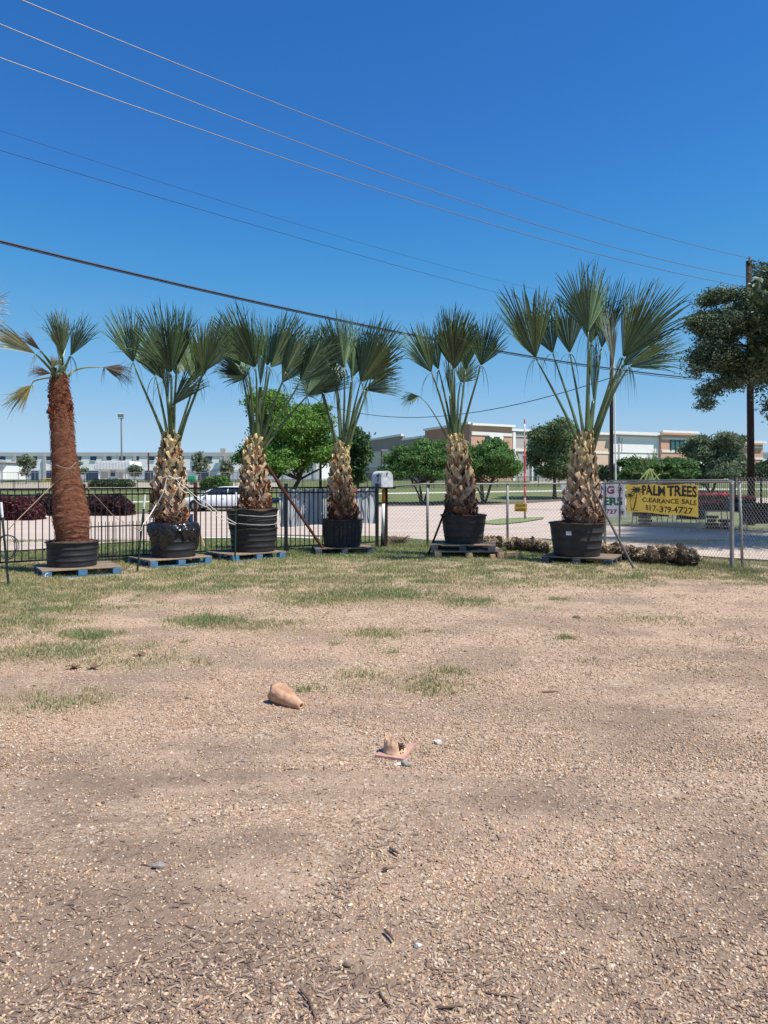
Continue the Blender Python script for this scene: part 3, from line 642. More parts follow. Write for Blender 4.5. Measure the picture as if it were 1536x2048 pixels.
YL, BR = (5.2, 3.0, 3.6), (3.0, 1.2, 1.7)
crown(e1, (120, 742), D1, 1, [
    q(119, 738, 99, 126, 12, tint=(5., 3.7, 5.4), hang=1), q(134, 715, 84, 90, 20, hang=3, tint=(2.0, 1.7, 2.0)), q(140, 712, 60, 88, 20, hang=5, wild=.08), q(128, 722, 92, 90, 18, tint=(1.8, 1.7, 1.6)),
    q(88, 714, 147, 104, 17, tint=(5.0, 3.0, 3.6), wild=.05, hang=4), q(92, 705, 128, 48, 16, tint=BR, hang=2), q(193, 728, -22, 60, 26, pts=[(135, 738), (160, 731)], tint=(1.3, .6, .9), wild=.22, hang=4, pr=(.016, .007), ptint=(3, 1.9, 1.9)),
    q(50, 766, 208, 84, 18, pts=[(100, 752), (75, 755), (58, 760)], tint=(7.5, 3.9, 2.8), hang=2, pr=(.016, .007), ptint=(2.4, 1.6, 1.5)), q(112, 750, 176, 40, 22, tint=BR, hang=3, wild=.1), q(130, 746, -6, 36, 24, tint=(3.0, 2.2, 2.4), hang=3, wild=.15), q(120, 742, 60, 30, 40, tint=YL, hang=2)])
B = lambda D, px: px*D/F
D2 = 14.1; c = GX(342, D2)
pallet(c[0]-.02, D2, 1.22, 1.02, R(41), 'bright blue pallet under the palm in the torn black bag-wrapped pot', 2)
e2 = sabal(2, 347, D2, 'palm tied with white rope in a pot wrapped in torn black plastic', [(346, 1058, 24), (341, 1042, 31), (336, 1015, 38), (338, 985, 37), (340, 950, 31), (340, 920, 26), (342, 895, 20), (343, 880, 14)], (344, 886), [
    q(272, 728, 103, 108, 29, hang=6), q(322, 758, 112, 125, 27), q(352, 752, 95, 132, 36, dep=-.35, hang=4), q(362, 735, 74, 112, 24), q(412, 748, 70, 112, 32, hang=5), q(352, 815, 58, 100, 22, tint=(.75, .8, .8)), q(345, 805, 94, 145, 9, hang=0, pr=(.05, .03)),
    q(340, 745, 88, 120, 30, dep=.4, tint=(1.3, 1.2, 1.2)), q(300, 748, 106, 112, 26, dep=.35), q(392, 752, 82, 118, 26, dep=.4), q(380, 762, 80, 90, 35, dep=.3, tint=(1.8, 1.6, 1.5), wild=.06)], [dict(r1=.43, r0=.40, h=.60)], 175, .3)
def bag():
    m = MB(); rg = np.random.default_rng(3)
    prof = [(.40, .30), (.425, .34), (.455, .42), (.468, .50), (.462, .575), (.44, .62), (.40, .64), (.35, .645)]
    def fn(Rr, T, Z):
        cut = .10*np.sin(T*3+1)+.06*np.sin(T*7)+.05*np.sin(T*13)
        Z2 = Z-cut*np.clip((.5-Z)/.2, 0, 1)
        return Rr*(1+.05*(fbm(T*5, Z*14, 8)-.5)*2+.05*np.abs(fbm(T*13, Z*30, 18, 3)-.5)+.012*np.sin(T*17+Z*30)), Z2+.02*(fbm(T*4, Z*9, 12)-.5)
    cc = GX(347, D2); pr_ = np.array(prof); tq = np.linspace(0, 7, 34); prof = np.stack([np.interp(tq, range(8), pr_[:, 0])+.012, np.interp(tq, range(8), pr_[:, 1])], 1); m.lathe((cc[0], D2, .14), prof, 140, fn); m.build('torn_plastic_wrap', m_bag, e2)
bag()
D3 = 15.2; c = GX(496, D3)
pallet(c[0]-.02, D3-.1, 1.22, 1.02, R(42), 'dark pallet with a pale blue corner under the palm in two stacked pots', 3, mt=m_blue)
e3 = sabal(3, 507, D3, 'palm in two nested black pots stacked one in another, bound with thin cord', [(509, 1030, 28), (510, 1005, 33), (509, 985, 32), (507, 960, 27), (507, 930, 25), (508, 905, 20), (510, 885, 14)], (512, 890), [
    q(490, 752, 138, 88, 40, hang=6), q(518, 742, 104, 128, 36, dep=-.4, hang=3), q(500, 735, 118, 118, 26), q(545, 740, 70, 118, 34, hang=4), q(530, 728, 88, 100, 32, dep=.3), q(603, 765, 66, 122, 44, hang=5, dep=-.2), q(612, 790, 40, 72, 48, hang=7, tint=(.8, .8, .85), dep=.2),
    q(522, 775, 84, 100, 10, hang=0, pr=(.05, .03), tint=(1.5, 1.6, 1.3)), q(560, 762, 50, 95, 30, dep=.3), q(575, 748, 72, 112, 34, dep=-.3), q(475, 728, 112, 98, 30, dep=.3), q(480, 745, 150, 60, 45, dep=.35, tint=(.7, .75, .8))],
    [dict(r1=.475, r0=.43, h=.46, torn=.6), dict(r1=.50, r0=.46, h=.42, z=.42, dx=-.02, s=1, torn=1)], 175, .45)
m = MB(); cc = GX(507, D3)
for zq, rr in ((.73, .508), (.56, .497)):
    a = np.linspace(0, 2*np.pi, 60); m.tube(np.stack([cc[0]-.02+rr*np.cos(a), D3+rr*np.sin(a), .14+zq+.02*np.sin(a*2)], 1), .004, 5, caps=False)
m.build('binding_cord', m_rope, e3)
D4 = 16.3; c = GX(684, D4)
pallet(c[0], D4, 1.25, 1.0, R(10), 'dark blue pallet beneath the palm in the upright-ribbed pot', 4, mt=m_bluedk)
sabal(4, 685, D4, 'narrow-trunked palm in a vertically ribbed black pot before the grey banner', [(688, 1045, 30), (685, 1025, 27), (682, 990, 25), (680, 960, 22), (681, 930, 20), (684, 900, 14)], (685, 905), [
    q(690, 742, 99, 108, 32, hang=4), q(722, 770, 66, 135, 42, dep=-.4, hang=8), q(646, 785, 100, 75, 62, hang=6, tint=(.75, .8, .85)), q(632, 742, 92, 95, 38, dep=.3), q(705, 752, 84, 120, 34, dep=.2), q(728, 778, 22, 82, 28, hang=7, wild=.05), q(702, 760, 88, 122, 9, hang=0, pr=(.05, .03)), q(735, 755, 55, 100, 34, dep=.35), q(672, 770, 115, 90, 40, dep=.4), q(745, 745, 74, 108, 34, dep=.2), q(668, 735, 95, 96, 32, dep=.2)],
    [dict(r1=.44, r0=.39, h=.58, st='ribs')], 190, .5)
D5 = 15.6; c = GX(928, D5)
pallet(c[0], D5, 1.3, 1.02, R(-9), 'upper dark pallet on the bare lumber pallet under the palm at the fence middle', 5, z=.13, mt=m_bluedk)
pallet(c[0]+.06, D5, 1.40, 1.05, R(-1), 'lower unpainted lumber pallet resting on the grass with another stacked on it', 6, mt=m_cut)
e5 = sabal(5, 927, D5, 'palm with criss-cross leaf bases in a smooth wide black pot on two stacked pallets', [(924, 1035, 30), (922, 1010, 30), (920, 980, 29), (917, 940, 24), (913, 905, 19), (912, 880, 13)], (912, 884), [
    q(896, 732, 97, 112, 34, hang=4), q(862, 748, 122, 100, 32, hang=6), q(908, 722, 76, 102, 26, dep=.3), q(958, 736, 74, 98, 40, hang=7), q(838, 790, 205, 38, 30, hang=3, pr=(.014, .007), wild=.2), q(905, 745, 88, 115, 30, dep=-.4), q(880, 735, 112, 95, 28, dep=.35), q(935, 735, 84, 98, 30, dep=.35), q(902, 790, 93, 85, 8, hang=0, pr=(.05, .03)), q(925, 760, 60, 70, 30, dep=.4, tint=(.8, .8, .85))],
    [dict(r1=.47, r0=.39, h=.58, z=.13)], 200, .25)
D6 = 14.3; c = GX(1162, D6)
pallet(c[0]+.02, D6, 1.3, 1.02, R(-27), 'weathered blue-grey pallet under the tallest palm by the banners', 7, mt=m_bluedk)
e6 = sabal(6, 1154, D6, 'largest palm with broad green fans, in a black pot with a small white sticker', [(1166, 1052, 38), (1166, 1030, 40), (1166, 1000, 37), (1166, 960, 33), (1166, 920, 25), (1170, 895, 19), (1174, 878, 13)], (1174, 884), [
    q(1070, 718, 120, 146, 32, hang=8), q(1113, 702, 108, 120, 27, hang=6, dep=.3), q(1168, 670, 92, 140, 38, hang=3, dep=-.3), q(1190, 682, 76, 128, 26, dep=.3), q(1232, 722, 65, 158, 33, hang=8, dep=-.4), q(1226, 730, 96, 110, 12, tint=(4.2, 2.7, 4.2), hang=4), q(1250, 738, 24, 105, 26, hang=9, wild=.08, tint=(1.5, 1.4, 1.5)), q(1215, 690, 80, 150, 22, dep=.4), q(1150, 700, 104, 120, 28, dep=.4), q(1262, 712, 72, 128, 26, dep=.3), q(1190, 800, 88, 150, 7, hang=0, pr=(.055, .03)), q(1255, 728, 42, 120, 30, dep=.3, hang=5)],
    [dict(r1=.51, r0=.43, h=.62)], 220, .1)
cc = GX(1154, D6); m = MB(); m.box((cc[0]-.26, D6-.413, .14+.44), (.10, .006, .07), R(-32)); m.build('sticker', m_white, e6)
# a seventh, dry palm whose frond tips reach into the picture at the left edge
D0 = 11.5; c0 = P(-95, 1100, D0)
e0 = empty('palm_tree', (c0[0], D0, 0), 'dry tan palm frond reaching in at the left edge', 'palm tree')
m = MB(); m.tube([(c0[0], D0, 0), (c0[0]+.02, D0, 1.4), (c0[0], D0, 3.2)], [.26, .22, .15], 24); m.build('trunk', m_fibre, e0, smooth=True)
for k, (hx, hy, a_, L_) in enumerate([(-50, 615, 14, 72), (-55, 600, 38, 66), (-120, 610, 120, 90), (-52, 625, -18, 62)]):
    leaf(e0, (c0[0], D0, 3.15), (hx, hy), a_, L_, 32, 900+k, D0, tint=(6.2, 3.4, 6.4), wild=.12, hang=5, pr=(.016, .008), ptint=(3, 2.2, 2.6))
# ------------------------------------------------------------------ stakes, braces, ropes
def stake(name, a, b, r, m, label, cat, cap=None, ends=None):
    a = np.array(a); b = np.array(b); e = empty(name, a, label, cat)
    k = MB(); n_ = 9; pts = a+(b-a)*np.linspace(0, 1, 14)[:, None]
    k.tube(pts, r, n_)
    if 'stud' in name or name == 'fence_stake':
        for t in np.linspace(.12, .85, 22): k.box(a+(b-a)*t-np.array([0, r, 0]), (r*.9, r*1.2, .012))
    k.build('shaft', m, e, smooth=False)
    if cap:
        k = MB(); k.tube([a+(b-a)*cap, a+(b-a)*1.004], r*1.12, n_); k.build('painted_tip', m_white, e)
    return e
def G3(px, py, D=None): 
    p = GP(px, py) if D is None else GX(px, D); return p
s1 = G3(18, 1172); stake('fence_stake', s1-(0, 0, .05), P(2, 1005, s1[1]), .017, m_tpost, 'green studded stake with a coil of black wire hung on it, at left edge', 'stake', .83)
s2 = G3(274, 1145); top2 = P(290, 990, s2[1]); stake('fence_stake', s2-(0, 0, .05), top2, .017, m_tpost, 'leaning green stake with a pale tip, rope knotted halfway, left of the bag-wrapped pot', 'stake', .83)
s3 = G3(470, 1124); stake('fence_stake', s3-(0, 0, .05), P(472, 985, s3[1]), .017, m_tpost, 'upright green stake with a white tip before the double pot', 'stake', .82)
stake('brace_pole', G3(655, 1108)-(0, 0, .03), P(533, 930, 15.0), .030, m_rust, 'brown pipe brace leaning from the double-potted palm down to the grass', 'brace pole')
stake('brace_pole', G3(855, 1110)-(0, 0, .03), P(898, 1000, 15.3), .022, m_black, 'black pole leaning against the palm on stacked pallets', 'brace pole')
stake('brace_pole', G3(1270, 1138)-(0, 0, .03), P(1185, 978, 13.9), .022, mat('grey_brown_steel', (.10, .09, .085), .6, .4, 5), 'grey pipe brace leaning against the largest palm', 'brace pole')
bp = GP(391, 1092); e = empty('fence_post', bp, 'thick rusty brown steel post behind the torn bag pot', 'post')
m = MB(); m.box((bp[0], bp[1], .76), (.075, .075, 1.52), bev=.006); m.build('shaft', m_rust, e)
m = MB(); m.box((bp[0]+.14, bp[1]-.12, .26), (.05, .09, .62), ry=R(-18)); m.build('wooden_brace', m_cut, e)
def rope(pts, r, m, label, name='rope', cat='rope', sag=.0, n=26):
    Q = np.array(pts, float); s_ = np.linspace(0, len(Q)-1, n*(len(Q)-1)); A = np.stack([np.interp(s_, np.arange(len(Q)), Q[:, c]) for c in range(3)], 1)
    A[:, 2] -= sag*(1-(2*(s_ % 1)-1)**2)
    b = MB(); b.tube(A, r, 6); return tag(b.build(name, m, smooth=True, loc=A[0]), label, cat)
T2 = lambda px, py, d=-.36: P(px, py, D2+d)
rope([T2(315, 975, -.1), T2(322, 957), T2(338, 952, -.42), T2(350, 958, -.40), T2(362, 955, -.2)], .009, m_rope, 'white rope wound round the trunk of the bag-wrapped palm')
rope([T2(334, 953, -.40), T2(326, 985, -.42), T2(312, 1010, -.4), P(285, 1050, s2[1]), P(281, 1062, s2[1]-.03)], .010, m_rope, 'doubled white rope from the wrapped palm down to the leaning stake', sag=.02)
rope([T2(352, 957, -.4), T2(372, 975, -.3), P(410, 1003, 14.2), P(473, 1047, s3[1]-.02)], .007, m_rope, 'upper white rope running right to the upright stake', sag=.03)
rope([T2(354, 965, -.38), T2(378, 985, -.3), P(415, 1014, 14.2), P(471, 1049, s3[1]-.02)], .007, m_rope, 'lower slacker white rope running right to the upright stake', sag=.06)
rope([P(147, 935, D1-.4), P(107, 968, 12.3), P(30, 1045, s1[1]), P(14, 1062, s1[1])], .006, m_rope2, 'thin tan guy rope from the red-brown trunk to the left stake')
rope([P(112, 930, D1-.2), P(128, 936, D1-.38), P(140, 937, D1-.38), P(152, 925, D1-.3)], .007, m_rope2, 'tan rope knotted round the red-brown trunk')
rope([P(138, 937, D1-.38), P(175, 975, 12.6), P(230, 1035, 12.9), P(281, 1062, s2[1])], .005, m_rope2, 'thin tan guy rope from the red-brown trunk to the leaning stake')
m = MB(); rg = np.random.default_rng(4)
for k in range(5):
    cc = P(17+rg.normal(0, 2), 1093+rg.normal(0, 3), s1[1]-.03-.012*k); a = np.linspace(0, 2*np.pi, 40); rx, rz_ = rg.uniform(.11, .15), rg.uniform(.16, .20)
    m.tube(np.stack([cc[0]+rx*np.cos(a), np.full(40, cc[1])+.02*np.sin(a*2), cc[2]+rz_*np.sin(a)], 1), .004, 5, caps=False)
tag(m.build('wire_coil', m_cable, smooth=True), 'loose coil of dark wire hanging on the left stake', 'wire coil')
# ------------------------------------------------------------------ black iron fence
FA, FB = np.array([-6.69, 13.06]), np.array([-.21, 17.5]); fd = (FB-FA)/np.linalg.norm(FB-FA)
def fl(px):                                # plan point of the black fence under a photo column
    k = (px-768)/F; t = (k*FA[1]-FA[0])/((FB-FA)[0]-k*(FB-FA)[1]); return FA+(FB-FA)*t
ef = empty('iron_fence', (*fl(300), 0), 'black iron picket fence behind the potted palms on the left', 'fence')
frz = math.atan2(fd[1], fd[0]); ft = np.linalg.norm(FB-FA)
def rail(m, a, b, z, s, d=.03):
    L_ = np.linalg.norm(b-a); c = (a+b)/2; m.box((c[0], c[1], z), (L_, d, s), frz)
m = MB(); st_ = FA-fd*1.2; x = .08
while x < ft+1.15:
    p = st_+fd*x; m.box((p[0], p[1], .76), (.016, .016, 1.28), frz); x += .113
m.build('pickets', m_iron, ef)
m = MB()
for z in (1.405, 1.30, .13): rail(m, st_, FB, z, .028 if z < 1.4 else .034)
m.build('rails', m_iron, ef)
for px in (-60, 167, 572, 754):
    p = fl(px); b = MB(); b.box((p[0], p[1], .74), (.06, .06, 1.48), frz); b.box((p[0], p[1], 1.487), (.07, .07, .014), frz); b.build('post', m_iron, ef)
a, b_ = fl(178), fl(316); m = MB(); L_ = np.linalg.norm(b_-a); o_ = np.array([fd[1], -fd[0]])*.035
for k in range(int(L_/.064)):
    p = a+o_+fd*(k*.064+.03); m.box((p[0], p[1], .40), (.011, .011, .74), frz); m.add([(p[0]-.009, p[1], .77), (p[0]+.009, p[1], .77), (p[0], p[1], .80)], [(0, 1, 2)])
rail(m, a+o_, b_+o_, .70, .022, .018); rail(m, a+o_, b_+o_, .08, .022, .018); m.build('low_picket_panel', m_iron, ef)
# banner hung on the far side, its back to us
a, b_ = fl(561), fl(757); A = np.zeros((120, 30, 3)); nn = np.array([-fd[1], fd[0]])
for i in range(120):
    t = i/119; p = a+(b_-a)*t
    for j in range(30):
        s_ = j/29; ph_ = t*34+s_*1.7*math.sin(t*9)+2.3*math.sin(t*5)
        o_ = .045+.030*math.sin(ph_)*(.25+.75*s_)+.018*math.sin(ph_*2.3+s_*4)+.02*math.exp(-((t-.0)/.03)**2)*math.sin(s_*11)
        A[i, j] = (*(p+nn*o_), 1.365-.80*s_+.012*math.sin(t*23)*(1-s_)-.015*math.sin(t*14)*s_)
m = MB(); m.grid(A); b = m.build('banner', m_vinyl, smooth=True, loc=(*a, 0)); tag(b, 'grey back of a rumpled vinyl banner tied to the iron fence', 'banner')
# ------------------------------------------------------------------ chain-link fences
def chain(e, a, b, z0, z1, r=.0022, sp=.088, name='mesh'):
    a = np.array(a, float); b = np.array(b, float); L_ = np.linalg.norm(b-a); d = (b-a)/L_; H_ = z1-z0; m = MB()
    for sg in (1, -1):
        s_ = -H_
        while s_ < L_+H_:
            t0, t1 = s_, s_+sg*H_; u0, u1 = 0., 1.
            if sg > 0: u0 = max(0, -t0/H_); u1 = min(1, (L_-t0)/H_)
            else: u0 = max(0, (t0-L_)/H_); u1 = min(1, t0/H_)
            if u1-u0 > .02:
                q0 = t0+sg*H_*u0; q1 = t0+sg*H_*u1
                p0 = (*(a+d*q0), z0+H_*u0); p1 = (*(a+d*q1), z0+H_*u1)
                o_ = np.array([d[1], -d[0], 0])*.0025*sg
                m.tube([np.array(p0)+o_, np.array(p1)+o_], r, 3, caps=False)
            s_ += sp
    m.build(name, m_wire, e)
def post(e, p, h, r, m_=None, name='post', lean=(0, 0)):
    b = MB(); b.tube([(p[0], p[1], -.05), (p[0]+lean[0], p[1]+lean[1], h)], r, 12)
    b.tube([(p[0]+lean[0], p[1]+lean[1], h), (p[0]+lean[0], p[1]+lean[1], h+.03)], [r*1.2, r*.3], 12); b.build(name, m_ or m_galv, e, smooth=True)
C0, C1 = np.array([.0, 17.75]), np.array([5.36, 18.25])
ec = empty('chain_link_fence', (*((C0+C1)/2), 0), 'waist-high chain-link fence between the mailbox and the banners', 'fence')
chain(ec, C0, C1, .03, 1.46)
for px in (855, 1015): k = (px-768)/F; t = (k*C0[1]-C0[0])/((C1-C0)[0]-k*(C1-C0)[1]); post(ec, C0+(C1-C0)*t, 1.5, .03)
m = MB(); m.tube([(C0[0], C0[1], 1.40), (C0[0]+.9, C0[1]+.05, 1.475), (C1[0], C1[1], 1.49)], .021, 10); m.build('top_rail', m_galv, ec, smooth=True)
G0, G1 = np.array([5.36, 18.2]), np.array([6.2, 13.3]); gdv = (G1-G0)/np.linalg.norm(G1-G0)
eg = empty('chain_link_fence', (*((G0+G1)/2), 0), 'chain-link fence run on the right carrying the two banners', 'fence')
chain(eg, G0, G1, .03, 1.47); post(eg, G0, 1.55, .036); post(eg, G0+gdv*.75, 1.5, .024)
m = MB(); m.box((G1[0]-.03, G1[1], .76), (.064, .064, 1.52), R(10), bev=.015); m.build('post', m_galv, eg)
post(eg, G1+gdv*.05+np.array([.07, -.12]), 1.52, .024, lean=(-.055, 0)); 
m = MB()
for z in (1.50, ): m.tube([(*G0, z), (*G1, z+.03)], .022, 10)
m.tube([(G0[0]+.02, G0[1]-.3, 1.555), (G1[0]-.05, G1[1]+.1, 1.565)], .017, 8); m.build('top_rail', m_galv, eg, smooth=True)
G2 = G1+gdv*2.6
er = empty('chain_link_fence', (*((G1+G2)/2), 0), 'open chain-link mesh without a top rail, right of the corner post', 'fence')
chain(er, G1+gdv*.12, G2, .03, 1.62); post(er, G2, 1.6, .03)
# ------------------------------------------------------------------ banners with lettering
def text_mesh(txt, x0, x1, z0, z1, put, m, name, parent, bold=.02, slab=False):
    cu = bpy.data.curves.new('lettering', 'FONT'); cu.body = txt; cu.offset = bold; cu.extrude = 0; cu.resolution_u = 3
    o = bpy.data.objects.new('lettering', cu); C.objects.link(o); bpy.context.view_layer.update()
    me = bpy.data.meshes.new_from_object(o.evaluated_get(bpy.context.evaluated_depsgraph_get())); bpy.data.objects.remove(o); bpy.data.curves.remove(cu)
    V = np.array([v.co[:] for v in me.vertices]); Fl = [tuple(p.vertices) for p in me.polygons]; bpy.data.meshes.remove(me)
    lo, hi = V.min(0), V.max(0); X_ = x0+(V[:, 0]-lo[0])/(hi[0]-lo[0])*(x1-x0); Z_ = z0+(V[:, 1]-lo[1])/(hi[1]-lo[1])*(z1-z0)
    b = MB(); b.add(np.array([put(x_, z_, .013) for x_, z_ in zip(X_, Z_)]), Fl); return b.build(name, m, parent)
m_yel = mat('yellow_banner_vinyl', (.78, .54, .09), .6, .12, 3, .2, 6, trans=.35); m_wvin = mat('white_banner_vinyl', (.78, .75, .78), .6, .06, 3, .2, 6, trans=.3)
m_ink = mat('black_ink', (.02, .018, .02), .6, .1, 5); m_green = mat('green_ink', (.02, .20, .08), .6, .1, 5); m_mag = mat('magenta_ink', (.42, .02, .12), .6, .1, 5); m_purp = mat('blue_ink', (.06, .08, .34), .6, .1, 5)
def gate_pt(px):
    k = (px-768)/F; t = (k*G0[1]-G0[0])/((G1-G0)[0]-k*(G1-G0)[1]); return G0+(G1-G0)*t
def banner(px0, px1, z0, z1, m, label):
    a, b = gate_pt(px0), gate_pt(px1); nv = np.array([-gdv[1], gdv[0]])*1.0
    if nv[0] < 0: nv = -nv
    L_ = np.linalg.norm(b-a)
    def put(x, z, off=0.):                     # hangs on the far side of the mesh
        w_ = .02+.012*math.sin(x*7+z*3)+.008*math.sin(x*17)
        p = a+gdv*x+nv*(w_-off); return (p[0], p[1], z-.008*math.sin(x*5))
    A = np.array([[put(L_*i/60, z0+(z1-z0)*j/12) for j in range(13)] for i in range(61)])
    e = empty('banner', (*a, z0), label, 'banner'); q_ = MB(); q_.grid(A); q_.build('sheet', m, e, smooth=True); return e, put, L_
eb, put, LB = banner(1252, 1396, .86, 1.475, m_yel, 'yellow banner reading PALM TREES CLEARANCE SALE on the chain-link fence')
text_mesh('PALM TREES', LB*.25, LB*.99, 1.235, 1.46, put, m_ink, 'large_lettering', eb, .035)
text_mesh('CLEARANCE SALE', LB*.25, LB*.985, 1.085, 1.185, put, m_ink, 'middle_lettering', eb, .02)
text_mesh('817-379-4727', LB*.295, LB*.93, .90, 1.03, put, m_ink, 'phone_number', eb, .018)
m = MB()
def strk(pts, w0, w1):
    pts = np.array(pts, float); n_ = len(pts); T = np.gradient(pts, axis=0); T /= np.linalg.norm(T, axis=1)[:, None]; N_ = np.stack([-T[:, 1], T[:, 0]], 1); ww = np.linspace(w0, w1, n_)[:, None]
    A = np.stack([pts-N_*ww, pts+N_*ww], 1); m.grid(np.array([[put(x, z, .012) for x, z in r_] for r_ in A]))
for (hx, hz, bx, sc_) in ((.165, 1.36, .115, 1.), (.065, 1.23, .10, .72)):
    x0 = LB*hx; bx_ = LB*bx; t = np.linspace(0, 1, 8); strk(np.stack([bx_+(x0-bx_)*t**.6, .90+(hz-.90)*t], 1), .022, .012)
    for k in range(9):
        an = R(-55+k*36.); L_ = .15*sc_*(1.5 if math.cos(an) != 0 else 1); t = np.linspace(0, 1, 7)
        strk(np.stack([x0+math.cos(an)*L_*1.35*t, hz+math.sin(an)*L_*.62*t-.05*sc_*t**2], 1), .026*sc_, .003)
strk([(LB*.05, .893), (LB*.18, .893)], .006, .006); m.build('palm_print', m_ink, eb)
ew, put, LW = banner(1122, 1250, .70, 1.48, m_wvin, 'white banner with coloured lettering half hidden by the largest palm')
xw = lambda px: np.linalg.norm(gate_pt(px)-gate_pt(1122))
text_mesh('I', xw(1192), xw(1198), 1.245, 1.44, put, m_mag, 'lettering', ew, .04)
text_mesh('N', xw(1200), xw(1212), 1.245, 1.44, put, m_purp, 'lettering', ew, .04); text_mesh('G', xw(1214), xw(1227), 1.245, 1.44, put, m_mag, 'lettering', ew, .04)
text_mesh('ERS', xw(1208), xw(1244), .97, 1.17, put, m_green, 'lettering', ew, .04); text_mesh('727', xw(1212), xw(1234), .77, .88, put, m_mag, 'phone_number', ew, .03)
for (fx, fz, s_) in ((1240, 1.35, .10), (1243, .82, .07)):
    m = MB(); cx_ = xw(fx)
    for k in range(6):
        a_ = k*math.pi/3; cxx, czz = cx_+math.cos(a_)*s_*1.1, fz+math.sin(a_)*s_*.62; t = np.linspace(0, 2*np.pi, 13)
        strk(np.stack([cxx+s_*.75*np.cos(t), czz+s_*.42*np.sin(t)], 1), .005, .005)
    t = np.linspace(0, 2*np.pi, 11); strk(np.stack([cx_+s_*.4*np.cos(t), fz+s_*.25*np.sin(t)], 1), .02, .02); m.build('flower_print', m_ink, ew)
# small yellow notice on the mesh
kx = GX(1041, 18.0); e = empty('notice_sign', (kx[0], 18.0, .9), 'small yellow notice with two dark lines hung on the mesh', 'sign')
m = MB(); pA, pB = P(1029, 1007, 18.0), P(1054, 1023, 18.0); m.box(((pA+pB)/2), (pB[0]-pA[0], .008, pA[2]-pB[2]), ry=R(2)); m.build('plate', mat('notice_yellow', (.55, .36, .05), .6, .1, 9), e)
m = MB(); rg = np.random.default_rng(2)
for row, n_ in ((.78, 7), (.24, 9)):
    for k in range(n_):
        xq = pA[0]+(pB[0]-pA[0])*(.1+.8*(k+.5)/n_); zq = pB[2]+(pA[2]-pB[2])*row
        m.box((xq-.006, 17.993, zq), (.007, .004, .055)); m.box((xq+.004, 17.993, zq+rg.choice([-.02, 0, .02])), (.014, .004, .010))
m.build('blurred_lettering', m_ink, e)
# ------------------------------------------------------------------ mailbox on its post
pm = GP(765, 1093); DM = pm[1]; e = empty('mailbox_post', pm, 'white pipe post with yellow-orange tape and black foot beside the mailbox corner', 'post')
xm = pm[0]
for nm, z0, z1, r_, mm_ in (('black_foot', -.03, .31, .045, m_black), ('white_pipe', .31, 1.02, .038, m_pvc), ('orange_band', 1.02, 1.36, .040, m_orange)):
    b = MB(); b.tube([(xm+.0+.02*z0, DM-.06, z0), (xm+.0+.02*z1, DM-.06, z1)], r_, 16); b.build(nm, mm_, e, smooth=True)
b = MB(); b.box((xm+.085, DM+.02, .69), (.08, .08, 1.38), bev=.005); b.build('timber_post', m_pole, e)
b = MB(); b.box((xm+.0, DM, 1.385), (.62, .26, .035)); b.build('shelf', m_black, e)
emb = empty('mailbox', (xm+.06, DM, 1.405), 'weathered white arch-topped mailbox on the post at the fence corner', 'mailbox')
w2, hh, ln = .145, .38, .50; ry_ = R(28)
axx = np.array([math.cos(-ry_), math.sin(-ry_), 0]); axd = np.array([-math.sin(ry_)*1.0, math.cos(ry_), 0])
axx = np.array([math.cos(ry_), math.sin(ry_), 0.]); axd = np.array([-math.sin(ry_), math.cos(ry_), 0.])
arch = [(-w2, 0), (w2, 0), (w2, hh-w2)]+[(w2*math.cos(t), hh-w2+w2*math.sin(t)) for t in np.linspace(0, math.pi, 14)[1:]]
o0 = np.array([xm+.10, DM-.17, 1.405])
m = MB(); m.prism(arch, axx, (0, 0, 1), o0, axd*ln); m.build('body', m_whitem, emb)
m = MB(); m.prism([(x*1.06, z*1.015) for x, z in arch], axx, (0, 0, 1), o0-axd*.02, axd*.035); m.build('door', m_whitem, emb)
m = MB(); m.box(o0-axd*.035+np.array([0, 0, .33]), (.03, .03, .03), ry_); m.build('latch', m_galv, emb)
m = MB(); sd_ = o0-axx*(w2+.006)
m.box(sd_+axd*.16+np.array([0, 0, .20]), (.008, .025, .16), ry_, rx=R(10)); m.box(sd_+axd*.19+np.array([0, 0, .27]), (.008, .08, .05), ry_); m.build('flag', m_black, emb)
m = MB()
for k in range(3): m.box(sd_+axd*(.06+.045*k)+np.array([0, 0, .30]), (.006, .022, .06), ry_)
m.build('house_number', m_ink, emb)
